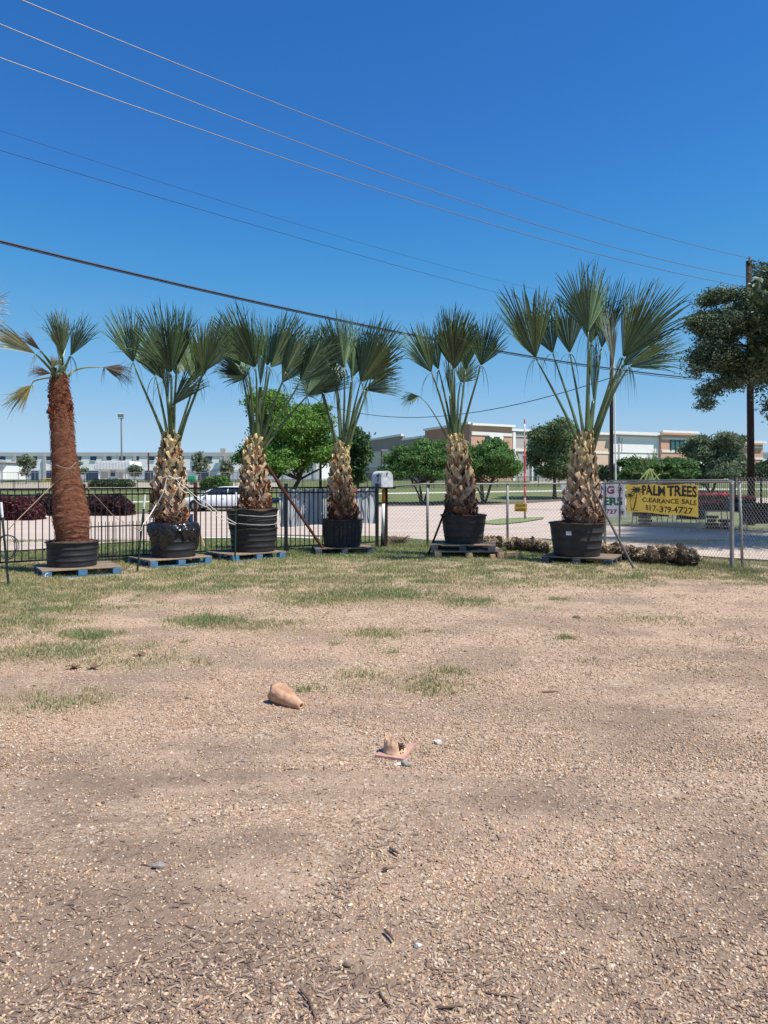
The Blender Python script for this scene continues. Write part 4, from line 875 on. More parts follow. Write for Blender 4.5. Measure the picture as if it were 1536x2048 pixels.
# ------------------------------------------------------------------ rolls of straw and roots, boards, cones, stones
def roll(pts, r, seed, label, group='shaggy rolls under the chain-link fence'):
    r = r*.84; rg = np.random.default_rng(seed); Q = np.array(pts, float); s_ = np.linspace(0, len(Q)-1, 34); A = np.stack([np.interp(s_, np.arange(len(Q)), Q[:, c]) for c in range(3)], 1)
    n_ = 18; V = []
    for i, a in enumerate(A):
        th = np.arange(n_)/n_*2*np.pi; endt = min(1, .35+i/4, .35+(33-i)/4)
        rr = r*endt*(1+.75*(fbm(th*1.2, np.full(n_, i*.35), seed)-.5)*2+.14*math.sin(i*.55+seed))
        V.append(np.stack([np.full(n_, a[0])+rg.normal(0, .01, n_), a[1]+rr*np.cos(th), np.maximum(a[2]+rr*np.sin(th), -.02)], 1))
    V = np.concatenate(V); j = np.arange(n_); m = MB(); m.add(V, [tuple(f) for k in range(33) for f in np.stack([k*n_+j, k*n_+(j+1) % n_, (k+1)*n_+(j+1) % n_, (k+1)*n_+j], 1)]+[tuple(j)[::-1], tuple(33*n_+j)])
    e = m.build('straw_roll', m_strawd, smooth=True, loc=(A[17][0], A[17][1], 0)); tag(e, label, 'straw roll', group)
    b = MB()
    for k in range(2600):
        i = rg.integers(0, 34); a = A[i]; th = rg.uniform(-.9, 3.6); rr = r*rg.uniform(.95, 1.12)*min(1, .35+i/4, .35+(33-i)/4); c = np.array([a[0]+rg.normal(0, .05), a[1]+rr*math.cos(th), max(.01, a[2]+rr*math.sin(th))])
        d = np.array([rg.normal(0, .5), rg.normal(0, .6), rg.normal(-.2, .6)]); d *= rg.uniform(.03, .11)/np.linalg.norm(d); wv = np.array([rg.normal(0, 1), rg.normal(0, 1), rg.normal(0, 1)])*.0035
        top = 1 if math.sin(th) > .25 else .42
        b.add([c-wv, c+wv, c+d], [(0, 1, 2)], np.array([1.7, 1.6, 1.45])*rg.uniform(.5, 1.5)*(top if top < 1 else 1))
    b.build('straw_cover', m_straw, e)
def rp(px, py, z=.14): p = GP(px, py); return (p[0], p[1]+.12, z)
roll([rp(1205, 1118), rp(1250, 1122), rp(1300, 1128, .12)], .17, 1, 'shaggy brown roll just right of the largest palm pot')
roll([rp(1292, 1130, .14), rp(1345, 1130, .18), rp(1402, 1134, .13)], .20, 2, 'humped shaggy brown roll lying below the yellow banner')
roll([rp(1012, 1102, .12), rp(1060, 1104, .14), rp(1100, 1110, .12)], .17, 3, 'ragged root-brown roll left of the largest palm pot')
roll([rp(948, 1095, .12), rp(1008, 1098, .13)], .15, 4, 'dark low roll right behind the stacked pallets')
for k, (px, py, l_, lab) in enumerate([(1027, 1113, .30, 'short end of fresh lumber lying right of the stacked pallets'), (985, 1118, .10, 'stub of lumber at the front corner of the stacked pallets')]):
    p = GP(px, py); m = MB(); m.box((0+p[0], p[1], .045+.004), (l_, .09, .085), R(6*k-3), bev=.004); tag(m.build('lumber_block', m_cut, loc=p), lab, 'lumber')
pb_ = GP(375, 1060); e = empty('yard_sign', (pb_[0], 15.0, 0), 'small blue sign on a wire stand behind the bag-wrapped palm', 'sign')
m = MB(); m.box((P(375, 1036, 15.)), (.22, .008, .16)); m.build('panel', mat('blue_panel', (.04, .09, .30), .5, .1, 5), e)
m = MB(); q_ = P(375, 1036, 15.); m.tube([(q_[0]-.08, 15, -.02), (q_[0]-.08, 15, q_[2])], .004, 6); m.tube([(q_[0]+.08, 15, -.02), (q_[0]+.08, 15, q_[2])], .004, 6); m.build('stand', m_galv, e)
# broken cone body lying on its side
cb = GP(540, 1412); ct = GP(602, 1419); Dc = cb[1]; kpx = Dc/F
A0 = np.array([cb[0]+.055, Dc+.06, .068]); A1 = np.array([ct[0], ct[1]+.0, .024]); ax_ = A1-A0
m = MB(); n_ = 40; T_ = ax_/np.linalg.norm(ax_); sA = np.cross(T_, (0, 0, 1.)); sA /= np.linalg.norm(sA); sB = np.cross(sA, T_); rg = np.random.default_rng(8)
th = np.arange(n_)/n_*2*np.pi; prof = [(-.20, .064), (-.05, .068), (.10, .066), (.3, .058), (.5, .048), (.7, .037), (.88, .028), (.97, .0235), (1.0, .022), (1., .016), (.9, .018)]
V = []
for k, (t, r_) in enumerate(prof):
    off = (.04*np.sin(th*2+.8)+.03*np.sin(th*5)) if k == 0 else 0
    V.append(A0+(t+off)[:, None]*ax_ + r_*(np.cos(th)[:, None]*sA+np.sin(th)[:, None]*sB)*(1+.03*np.sin(th*3+t*4))[:, None] if k == 0 else A0+t*ax_+r_*(np.cos(th)[:, None]*sA+np.sin(th)[:, None]*sB)*(1+.03*np.sin(th*3+t*4))[:, None])
V = np.concatenate(V); V[:, 2] = np.maximum(V[:, 2], .004); j = np.arange(n_)
m.add(V, np.concatenate([np.stack([k*n_+j, k*n_+(j+1) % n_, (k+1)*n_+(j+1) % n_, (k+1)*n_+j], 1) for k in range(len(prof)-1)]), np.array([1, .9, .85])*(1-.28*sst(.5, .62, fbm(V[:, 0]*22, V[:, 1]*22+V[:, 2]*30, 4)))[:, None])
o = m.build('broken_cone', m_cone, smooth=True, loc=(A0[0], A0[1], 0)); tag(o, 'faded orange top of a broken traffic cone lying on its side on the gravel', 'traffic cone')
md = o.modifiers.new('thickness', 'SOLIDIFY'); md.thickness = .005
# cone base with the jagged stub
q0 = GP(787, 1510); e = empty('cone_base', q0, 'pink square base of the broken traffic cone with a jagged stub', 'cone base')
pts = [GP(750, 1516), GP(807, 1524), GP(834, 1494), GP(772, 1497)]; cpx = sum(pts)/4
m = MB(); V = [np.array([p[0], p[1], .016+.006*(i == 2)]) for i, p in enumerate(pts)]; Vb = [v-np.array([0, 0, .016]) for v in V]
m.add(V+Vb, [(0, 1, 2, 3), (7, 6, 5, 4), (0, 4, 5, 1), (1, 5, 6, 2), (2, 6, 7, 3), (3, 7, 4, 0)]); m.build('base_plate', m_coneb, e)
cc = GP(790, 1512); m = MB(); n_ = 60; th = np.arange(n_)/n_*2*np.pi
ht = .024+.058*sst(-.15, .12, np.cos(th-R(196)))*(1+.05*np.sin(th*9))+.006*np.sin(th*13)+.02*np.exp(-((th-R(70))/.25)**2)
V = np.concatenate([np.stack([cc[0]+r_*np.cos(th), cc[1]+.03+r_*np.sin(th), .012+ht*f], 1) for r_, f in ((.076, 0), (.068, .12), (.063, .5), (.058, 1.))]); j = np.arange(n_)
m.add(V, np.concatenate([np.stack([k*n_+j, k*n_+(j+1) % n_, (k+1)*n_+(j+1) % n_, (k+1)*n_+j], 1) for k in range(3)]))
o = m.build('jagged_stub', m_cone, e, smooth=True); md = o.modifiers.new('thickness', 'SOLIDIFY'); md.thickness = .006
m = MB(); rg = np.random.default_rng(12)
for k in range(60):
    a = rg.uniform(0, 6.28); q_ = .055*rg.uniform(0, 1)**.5; m.box((cc[0]+q_*math.cos(a), cc[1]+.03+q_*math.sin(a), .02+rg.uniform(0, .03)), (rg.uniform(.01, .03), .008, .006), rg.uniform(0, 3), rg.uniform(-.5, .5), rg.uniform(-.5, .5), tint=[rg.uniform(.4, 1.2)]*3)
m.build('debris_inside', m_twig, e)
def stone(px, py, s, m_, label, seed):
    p = GP(px, py); rg = np.random.default_rng(seed); p[2] += s*.3
    import bmesh
    bm = bmesh.new(); bmesh.ops.create_icosphere(bm, subdivisions=3, radius=s)
    V = np.array([v.co[:] for v in bm.verts]); Fl = [tuple(v.index for v in f.verts) for f in bm.faces]; bm.free()
    for k in range(9):
        nv = rg.normal(size=3); nv /= np.linalg.norm(nv); dd = V @ nv; V -= np.outer(np.clip(dd-s*.62, 0, None), nv)
    b = MB(); b.add(V*np.array([1.3, 1, .7])+p, Fl); tag(b.build('stone', m_, loc=p), label, 'stone')
m_pale = mat('pale_stone', (.66, .60, .52), .85, .2, 30, .5, 60)
stone(811, 1531, .030, m_stone, 'grey angular stone touching the cone base', 1); stone(796, 1531, .020, m_pale, 'small white stone left of the grey one at the cone base', 2); stone(875, 1487, .026, m_pale, 'pale stone right of the cone base', 3)
stone(317, 1736, .022, m_stone, 'light grey stone alone in the left foreground', 4); stone(488, 1524, .018, m_stone, 'small bluish stone left of the cone base', 5); stone(835, 1893, .013, m_pale, 'white chip on the dark gravel near the bottom', 6)
stone(770, 1742, .011, m_twig, 'dark chip on the litter line below the cone base', 7); stone(697, 1932, .018, m_wood, 'rounded brown stone in the bark litter', 8); stone(1153, 1237, .035, m_twig, 'lone dark brown stone on the bare ground at right', 9)
def twig(pts, r, label):
    Q = np.array([GP(*p)+np.array([0, 0, r*1.5+.003*(i % 2)]) for i, p in enumerate(pts)]); s_ = np.linspace(0, len(Q)-1, 14); A = np.stack([np.interp(s_, np.arange(len(Q)), Q[:, c]) for c in range(3)], 1)
    b = MB(); b.tube(A, [r, r*1.1, r*.6], 6); tag(b.build('twig', m_twig, smooth=True, loc=A[0]), label, 'twig')
twig([(600, 1982), (618, 2005), (632, 2046)], .0035, 'long curved twig at the bottom edge left of centre'); twig([(758, 1985), (765, 2003), (781, 2022)], .003, 'thin curved twig near the bottom centre'); twig([(875, 2020), (905, 2022), (912, 2018)], .0035, 'short crooked twig right of bottom centre')
twig([(965, 1989), (1000, 1996), (1030, 1999)], .003, 'straight thin twig on the lower right gravel'); twig([(770, 1865), (782, 1880), (787, 1885)], .005, 'stubby twig beside the litter line'); twig([(567, 1543), (585, 1541), (600, 1541)], .003, 'fine twig left of the cone base')
twig([(1085, 1390), (1115, 1388)], .010, 'brown stick on the gravel right of centre'); twig([(780, 1702), (797, 1712)], .006, 'dark stub of bark under the cone base')
def dead_leaf(px, py, s, seed, label):
    p = GP(px, py); rg = np.random.default_rng(seed); b = MB()
    for k in range(7):
        a = rg.uniform(0, 6.28); L_ = s*rg.uniform(.5, 1.); d = np.array([math.cos(a), math.sin(a), rg.uniform(.1, .7)])*L_; wv = np.array([-math.sin(a), math.cos(a), 0])*L_*.3
        t = np.linspace(0, 1, 5)[:, None]; cc = p+d*t+np.array([0, 0, .4])*s*(t-t*t); ww = wv*np.sin(np.pi*(.15+.8*t)); b.grid(np.stack([cc-ww, cc+ww+np.array([0, 0, .01])], 1), (rg.uniform(.7, 1.3),)*3)
    tag(b.build('dead_leaf', mat('dead_leaf_brown', (.22, .13, .07), .9, .2, 9), loc=p), label, 'dead leaf')
dead_leaf(148, 1337, .07, 1, 'curled brown dead leaves left on the patchy ground'); dead_leaf(188, 1338, .075, 2, 'upright dead leaf right of the curled pair'); dead_leaf(278, 1312, .06, 3, 'small crumpled leaf on the bare patch')
wd = GP(795, 1090); b = MB(); rg = np.random.default_rng(6)
for k in range(420):
    a = rg.uniform(0, 6.28); L_ = rg.uniform(.12, .38); d = np.array([math.cos(a)*.9, math.sin(a)*.9, rg.uniform(.2, 1.)]); d *= L_/np.linalg.norm(d); s_ = np.linspace(0, 1, 4)[:, None]; c_ = wd+rg.normal(0, .05, 3)*(1, 1, 0)+d*s_; wv = np.array([.003, .001, 0])
    b.grid(np.stack([c_-wv, c_+wv], 1), np.array([(1.8, 1.3, 1.1), (1.2, 1.5, .8)][k % 3 == 0])*rg.uniform(.6, 1.2))
tag(b.build('dry_weed', m_twig, loc=wd), 'twiggy dry weed clump against the chain-link fence beside the mailbox post', 'weed')
# ------------------------------------------------------------------ trees and hedges
def leaves(b, cen, n, s, tints, rg, up=.0):
    nrm = rg.normal(size=(n, 3)); nrm[:, 2] = np.abs(nrm[:, 2])+up; nrm /= np.linalg.norm(nrm, axis=1)[:, None]
    a = np.cross(nrm, rg.normal(size=(n, 3))); a /= np.linalg.norm(a, axis=1)[:, None]; c = np.cross(nrm, a)
    s_ = s*rg.uniform(.55, 1.35, (n, 1)); l_ = 1.5
    V = np.stack([cen-a*s_*l_, cen+c*s_*.62-a*s_*.1, cen+a*s_*l_+nrm*s_*.2, cen-c*s_*.62-a*s_*.1], 1).reshape(-1, 3)
    i = np.arange(n)*4; b.add(V, np.stack([i, i+1, i+2, i+3], 1), np.repeat(tints, 4, 0))
def crownpts(rg, lobes, n, cl, cn):
    """clumps of leaves spread through a set of ellipsoid lobes (x,y,z,rx,ry,rz,weight)"""
    lobes = np.array(lobes, float); w_ = lobes[:, 6]/lobes[:, 6].sum(); k = rg.choice(len(lobes), n, p=w_)
    d = rg.normal(size=(n, 3)); d /= np.linalg.norm(d, axis=1)[:, None]; r = rg.uniform(.12, 1, (n, 1))**(1/2.4)*(1+.12*rg.normal(size=(n, 1)))
    c = lobes[k, :3]+d*r*lobes[k, 3:6]
    sh = rg.uniform(.72, 1.28, n)
    P_ = np.repeat(c, cn, 0)+rg.normal(size=(n*cn, 3))*np.array([cl, cl, cl*.55]); return P_, np.repeat(sh, cn), c
def tree(px, py, D, W, H, label, seed, tint, lobes=None, stems=1, trunk_h=None, s=.12, n=420, cn=34, group=None, name='tree', cl=.45, tr=.16, mt=None, flat=1., cat='tree'):
    rg = np.random.default_rng(seed); b0 = GX(px, D) if py is None else GP(px, py)
    D = b0[1]; e = empty(name, b0, label, cat, group); th_ = trunk_h or H*.3
    if lobes is None:
        lobes = [(0, 0, th_+(H-th_)*.48, W*.40, W*.38, (H-th_)*.50, 3)]
        for k in range(9):
            a = rg.uniform(0, 6.28); q_ = W*.30; zq = rg.uniform(.2, .85); lobes.append((q_*math.cos(a)*(1.1-zq*.5), q_*math.sin(a)*(1.1-zq*.5), th_+(H-th_)*zq, W*.2, W*.2, (H-th_)*.20, 1))
    lobes = [(x+b0[0], y+b0[1], z+b0[2], *r_) for x, y, z, *r_ in lobes]
    lb_ = []
    for q_ in lobes:                          # break every lobe into smaller uneven ones, some standing proud
        for k in range(7):
            d = rg.normal(size=3); d /= np.linalg.norm(d); f_ = rg.uniform(.45, .95)
            lb_.append((q_[0]+d[0]*q_[3]*f_, q_[1]+d[1]*q_[4]*f_, q_[2]+d[2]*q_[5]*f_, q_[3]*rg.uniform(.18, .42), q_[4]*rg.uniform(.18, .42), q_[5]*rg.uniform(.14, .34), q_[6]*.16))
        lb_.append((*q_[:3], q_[3]*.8, q_[4]*.8, q_[5]*.8, q_[6]*.5))
    Pn, sh, cc = crownpts(rg, lb_, int(n*1.15), cl*.7, cn)
    m = MB(); tt = np.array(tint)[None]*10*sh[:, None]*rg.uniform(.75, 1.25, (len(Pn), 1))*(1+.12*rg.normal(size=(len(Pn), 3))*np.array([1, .4, .6]))
    leaves(m, Pn, len(Pn), s, np.clip(tt, 0, 9), rg); m.build('crown', mt or m_fol, e)
    m = MB(); top = b0+np.array([0, 0, H*.8])
    for k in range(stems):
        a = 6.28*k/stems+.6; sp_ = 0 if stems == 1 else W*.20; mid = b0+np.array([math.cos(a)*sp_*.55, math.sin(a)*sp_*.5, th_]); end = b0+np.array([math.cos(a)*sp_*1.4, math.sin(a)*sp_, H*.72])
        m.tube([b0-(0, 0, .1)+np.array([math.cos(a), math.sin(a), 0])*tr*(stems > 1), mid*.5+b0*.5+rg.normal(0, .04, 3), mid, end], [tr*1.25, tr*.9, tr*.7, tr*.25], 8)
        for j in range(5):
            t_ = cc[rg.integers(0, len(cc))]; m.tube([mid, (mid+t_)/2+rg.normal(0, .15, 3), t_], [tr*.5, tr*.3, tr*.1], 6)
    m.build('trunk', m_bark, e, smooth=True); return e
GT = 'trees on the lawn across the road'
def wpx(px, D): return px*D/F
d_ = gd(585, 1003); tree(576, 1003, 0, wpx(232, d_), 8.5, 'large bright green tree behind the two middle palms', 21, (.155, .28, .055), n=2100, cn=44, s=.08, stems=2, trunk_h=1.7, tr=.2, group=GT, cl=.40)
tree(716, 997, 0, 2.2, 5.9, 'narrow dark green tree right behind the fourth palm', 22, (.075, .14, .05), n=260, s=.13, trunk_h=.9, group=GT, cl=.3)
d_ = gd(850, 1008); 
for px, py, W_, H_, lab, sd_, ti in ((845, 1008, 165, 4.9, 'rounded many-stemmed tree left of the fifth palm', 23, (.11, .21, .06)), (968, 1006, 160, 5.1, 'rounded many-stemmed tree right of the fifth palm', 24, (.12, .23, .065))):
    W2 = wpx(W_, gd(px, py)); tree(px, py, 0, W2, H_, lab, sd_, ti, n=1400, cn=42, s=.075, stems=5, trunk_h=1.45, tr=.07, group=GT, cl=.30,
         lobes=[(0, 0, 2.9, W2*.48, W2*.45, 1.15, 3), (-.2*W2, 0, 3.5, W2*.24, W2*.3, .9, 1), (.1*W2, -.1, 3.8, W2*.28, W2*.3, .95, 1.2), (.3*W2, 0, 2.6, W2*.2, W2*.2, .7, .8), (-.34*W2, 0, 2.5, W2*.17, W2*.2, .6, .8)])
tree(1109, 998, 0, wpx(140, gd(1109, 998)), 6.5, 'grey-green tree just left of the largest palm', 25, (.15, .22, .10), n=1200, cn=40, s=.08, stems=1, trunk_h=1.5, group=GT, cl=.35)
for px, W_, H_, lab, sd_ in ((1283, 100, 3.6, 'left one of the two low spreading trees behind the yellow banner', 26), (1350, 92, 3.4, 'right one of the two low spreading trees behind the yellow banner', 27)):
    W2 = wpx(W_, 66); tree(px, None, 66, W2, H_, lab, sd_, (.10, .19, .06), n=560, cn=36, s=.10, stems=4, trunk_h=.9, tr=.06, group=GT, cl=.3, lobes=[(0, 0, 2.0, W2*.5, W2*.45, 1.0, 3), (-.15*W2, 0, 2.6, W2*.28, W2*.3, .75, 1), (.15*W2, 0, 2.6, W2*.28, W2*.3, .7, 1)])
tree(1423, None, 72, wpx(140, 72), 5.8, 'tall pale grey-green tree left of the utility pole at right', 28, (.19, .24, .14), n=1300, cn=40, s=.09, stems=3, trunk_h=.9, tr=.1, group=GT, cl=.38)
tree(1548, None, 110, 4.6, 3.6, 'dark rounded tree at the right edge before the white building', 29, (.05, .10, .04), n=200, s=.17, group=GT)
for px, H_, W_, lab, sd_ in ((52, 3.9, 2.4, 'thin sapling left of the red-brown trunk before the warehouse', 30), (158, 3.0, 1.9, 'small sapling right of the red-brown trunk', 31), (270, 2.2, 2.0, 'low sapling beside the gatehouse', 34), (402, 4.0, 2.6, 'sparse sapling before the warehouse behind the white car', 32), (453, 3.3, 2.0, 'light green sapling left of the double-potted palm', 33)):
    tree(px, None, 92, W_, H_, lab, sd_, (.17, .20, .12), n=70, cn=18, s=.12, trunk_h=.8, tr=.035, group='saplings before the warehouse', cl=.25)
def bush(px0, px1, py, H_, dp, label, seed, tint, name='hedge', n=900, s=.07, mt=None, cat='hedge', grp=None, D=None):
    D = D or gd((px0+px1)/2, py); rg = np.random.default_rng(seed); x0, x1 = (px0-768)/F*D, (px1-768)/F*D; z0 = float(G(D)); nn = n*22
    x = rg.uniform(x0, x1, nn); th = rg.uniform(0, np.pi, nn); r_ = rg.uniform(.55, 1.0, nn)+.10*(fbm(x*1.6, th*2, seed)-.5)*2
    y = D+np.cos(th)*dp*r_; z = z0+H_*np.clip(np.sin(th), 0, 1)**.4*r_*(.9+.2*fbm(x*.8, x*0, seed+3)); ed = np.minimum(x-x0, x1-x); z = z0+(z-z0)*np.clip(.55+ed/1.2, 0, 1)
    z = np.where(rg.uniform(size=nn) < .45, z0+(z-z0)*rg.uniform(0, 1, nn), z)
    m = MB(); tt = np.array(tint)[None]*10*rg.uniform(.5, 1.5, (nn, 1))*(.8+.4*fbm(x*2, z*3, seed+5))[:, None]; leaves(m, np.stack([x, y, z], 1), nn, s, tt, rg, .2)
    cc = GX((px0+px1)/2, D); e = empty(name, cc, label, cat, grp); m.build('foliage', mt or m_fol, e); m = MB()
    for k in range(14): q_ = x0+(x1-x0)*(k+.5)/14; m.tube([(q_, D, z0-.05), (q_+rg.normal(0, .1), D, z0+H_*.6)], [.03, .015], 6)
    m.build('stems', m_bark, e)
bush(-60, 80, 1040, 1.15, .75, 'brighter red end of the hedge at the left edge', 41, (.13, .04, .045), n=520, s=.06)
bush(56, 262, 1031, 1.08, .8, 'long dark purple-red hedge behind the red-brown trunked palm', 42, (.06, .026, .03), n=900, s=.06)
bush(1178, 1240, 0, 2.3, 1.2, 'dark green hedge behind the wooden pole at the largest palm', 43, (.045, .085, .04), n=200, s=.14, D=105)
bush(1480, 1700, 0, 2.3, 1.2, 'distant dark hedge at the right edge', 44, (.055, .09, .045), n=300, s=.14, D=105)
bush(182, 268, 0, .9, .9, 'low scrub growing on the bank below the gatehouse', 45, (.10, .14, .06), n=160, s=.10, D=82, name='shrub', cat='shrub')
bush(402, 462, 0, 1.5, 1.0, 'bright green bush with yellow bloom behind the white car', 46, (.12, .22, .04), n=160, s=.09, D=76, name='shrub', cat='shrub')
m = MB(); rg = np.random.default_rng(9)
for k in range(30):
    px = rg.uniform(8, 92); c_ = GP(px, 1038+rg.uniform(-1.5, 1.5)); m = MB(); V = OCT*rg.uniform(.10, .2)*np.array([1.4, 1, .7])*(1+rg.normal(0, .12, (6, 1)))+c_+(0, 0, .05); m.add(V, [tuple(f) for f in OCF])
    if k < 14: tag(m.build('stone', m_pale, loc=c_), 'pale edging stone at the foot of the left hedge', 'stone', 'edging stones below the hedge')
# small yellowing palm in front of the low trees
c = GX(1300, 40.); e = empty('palm_tree', c, 'small dry yellowish palm standing behind the yellow banner', 'palm tree')
m = MB(); m.tube([c, (c[0], 40, c[2]+1.25)], [.2, .16], 14); m.build('trunk', m_core, e)
for k, (hx, hy, a_, L_, ti) in enumerate([(1298, 935, 93, 42, (3.4, 2.2, 1.6)), (1306, 930, 82, 44, (2.6, 2.6, 1.6)), (1282, 938, 175, 22, (3.4, 1.9, 1.4)), (1320, 940, 10, 20, (3, 1.8, 1.5)), (1290, 932, 110, 34, (3.6, 2.2, 1.7))]):
    leaf(e, (c[0], 40, 1.35), (hx, hy+8), a_, L_, 13, 700+k, 40., tint=ti, wild=.15, hang=2, pr=(.05, .03), nseg=16, ptint=(3.2, 2.6, 2.6))
for k, dx in enumerate((-24, -12, 8, 22)):
    m = MB(); m.tube([P(1300, 938, 39.9), P(1300+dx*.5, 950, 39.8), P(1300+dx, 965, 39.7)], [.05, .04, .03], 6, (3.6, 2.8, 2.6)); m.build('cut_stem', m_pet, e)
# live oak at right, leaning in from outside the picture; it also shades the road
rg = np.random.default_rng(50); lob = []
def LP(px, py, D, rx, ry, rz, w_): p = P(px, py, D); lob.append((*p, rx, ry, rz, w_))
for q_ in [(1440, 655, 20, .52, .8, .42, 3.2), (1425, 712, 20, .50, .7, .34, 2.6), (1482, 735, 20.2, .5, .8, .40, 2.6), (1490, 635, 20.2, .42, .8, .40, 2.2), (1404, 640, 19.8, .26, .4, .20, .6), (1428, 597, 20, .34, .6, .14, .8), (1470, 590, 20, .26, .5, .12, .5),
           (1420, 778, 19.8, .26, .4, .20, .5), (1410, 808, 19.8, .13, .2, .10, .12), (1545, 690, 20.5, .5, 1., .9, 3.4), (1555, 580, 20.2, .42, .7, .40, 1.1), (1533, 540, 20, .16, .3, .14, .2), (1537, 822, 19.6, .08, .3, .28, .22), (1462, 765, 20, .36, .6, .18, .7), (1383, 645, 19.8, .10, .2, .08, .1), (1386, 742, 19.9, .16, .3, .10, .25)]: LP(*q_[:3], q_[3]*1.12, q_[4], q_[5]*1.15, q_[6])
Pn, sh, cc = crownpts(rg, lob, 1250, .105, 46)
m = MB(); ti = np.where(rg.uniform(size=(len(Pn), 1)) < .36, [[.24, .29, .18]], [[.07, .12, .06]])*10*sh[:, None]*rg.uniform(.7, 1.3, (len(Pn), 1)); leaves(m, Pn, len(Pn), .028, ti, rg)
lob2 = [(13.6, 26, 6.2, 1.8, 2., 1.2, 2), (14.6, 29, 6.8, 2.2, 2.4, 1.5, 2.5), (14.8, 26, 6.8, 2.6, 3, 2, 3), (10.6, 17.5, 5.8, 1.6, 2, 1.1, 2), (13.2, 20.5, 6.2, 2.4, 3.2, 1.8, 3), (12.0, 24, 6.6, 3.2, 3.4, 1.8, 3), (12.8, 17.6, 5.6, 1.8, 1.6, 1.2, 1.5), (15.5, 21, 7.5, 3, 4, 2, 2), (10.9, 23., 5.8, 1.4, 1.6, 1.0, 1.5), (10.4, 19., 5.6, 1.3, 2.2, 1.2, 2), (12.6, 28, 6.6, 2.6, 2.6, 1.8, 2.5), (10.6, 16.5, 5.4, 1.2, 1.4, .9, 1.)]
Pn, sh, c2 = crownpts(rg, lob2, 2000, .35, 40); k_ = (768+F*Pn[:, 0]/Pn[:, 1] > 1500) ; Pn = Pn[k_]; sh = sh[k_]
ti = np.array([[.06, .09, .035]])*10*sh[:, None]*rg.uniform(.7, 1.3, (len(Pn), 1)); leaves(m, Pn, len(Pn), .06, ti, rg)
eo = empty('oak_tree', (13.6, 20.5, 0), 'dark small-leaved oak crown hanging in from the right edge over the utility pole', 'tree'); m.build('crown', m_foll, eo)
m = MB(); m.tube([(13.6, 20.5, -.1), (13.5, 20.5, 1.5), (13.2, 20.5, 3.2), (12.6, 20.6, 6.5)], [.38, .30, .26, .1], 14)
for t_ in [q_ for q_ in list(cc[::50])+list(c2[::60]) if 768+F*q_[0]/q_[1] > 1420 and HY-(q_[2]-H0)*F/q_[1] > 615]: m.tube([(13.2, 20.5, 3.4), (np.array([13.2, 20.5, 4.2])+t_)/2+rg.normal(0, .2, 3), t_], [.10, .05, .012], 6)
m.build('trunk', m_bark, eo, smooth=True)
# ------------------------------------------------------------------ utility poles and wires
def upole(px, D, top, r, label, lean=0):
    c = GX(px, D); zt = P(px, top, D)[2]; e = empty('utility_pole', c, label, 'utility pole', None); m = MB()
    m.tube([c-(0, 0, .2), (c[0]+lean, D, zt)], [r, r*.8], 18); m.build('pole', m_pole, e, smooth=True); return e, c, zt
eA, cA, zA = upole(1503, 30, 522, .145, 'tall dark wooden utility pole rising through the oak at right', -.1)
m = MB(); m.tube([(cA[0]-.14, 29.85, zA-.1), (cA[0]-.14, 29.85, zA+.12)], .05, 10); m.tube([(cA[0]-.2, 29.9, zA-.95), (cA[0]-.1, 29.9, zA-.95)], .045, 10); m.build('insulator', m_galv, eA)
m = MB(); m.box((cA[0]-.02, 29.83, 7.9), (.12, .08, .5)); m.build('bracket', m_galv, eA)
eB, cB, zB = upole(1223, 45, 672, .125, 'brown wooden utility pole just right of the largest palm trunk')
m = MB(); m.tube([(cB[0]+.22, 44.8, cB[2]), (cB[0]+.08, 44.8, zB-1)], .045, 8); m.build('conduit', m_white, eB)
eC, cC, zC = upole(641, 76, 806, .13, 'distant short pole topping out above the large green tree')
LA, LB_ = np.array([14.6, 30.]), np.array([-6.4, 13.6])
def wire(pts, r, m_, label, A=LA, B=LB_, ext=True):
    W = []
    for px, py in pts:
        k = (px-768)/F; d2 = B-A; t = (k*A[1]-A[0])/(d2[0]-k*d2[1]); p = A+d2*t; W.append(((t), *P(px, py, p[1])))
    W = np.array(W); W = W[W[:, 0].argsort()]; deg = min(2, len(W)-1); cz = np.polyfit(W[:, 0], W[:, 3], deg); ts = np.linspace(W[0, 0], W[-1, 0]+(.5 if ext else 0), 60)
    A_ = np.stack([A[0]+(B-A)[0]*ts, A[1]+(B-A)[1]*ts, np.polyval(cz, ts)], 1); A_ = A_[A_[:, 1] > 6]
    b = MB(); b.tube(A_, r, 6); return tag(b.build('overhead_wire', m_, smooth=True, loc=A_[0]), label, 'overhead wire', 'overhead wires crossing the sky')
wire([(1493, 516), (1100, 400), (700, 270), (300, 110), (60, 0)], .011, m_alu, 'topmost overhead wire, running to the very top of the right pole')
wire([(1498, 556), (1000, 424), (560, 275), (200, 130), (0, 46)], .011, m_alu, 'second overhead wire from the top')
wire([(1480, 572), (1200, 508), (800, 396), (400, 255), (0, 117)], .011, m_alu, 'third overhead wire from the top')
wire([(1070, 578), (700, 480), (350, 372), (0, 262)], .005, m_cable, 'faint thin overhead wire, fourth from the top', np.array([13.6, 45.]), np.array([-8., 15.]))
wire([(1060, 600), (1000, 590), (700, 505), (350, 400), (0, 304)], .007, m_cable, 'thin dark overhead wire, fifth from the top', np.array([13.6, 45.]), np.array([-8., 15.]))
wire([(1500, 764), (1223, 738), (1000, 702), (800, 664), (400, 577), (0, 483)], .021, m_cable, 'thick bundled dark cable passing behind the palm crowns')
wire([(1500, 768), (1223, 741.5), (1000, 705), (800, 667), (400, 580), (0, 487)], .010, m_cable, 'thin line slung just beneath the thick cable')
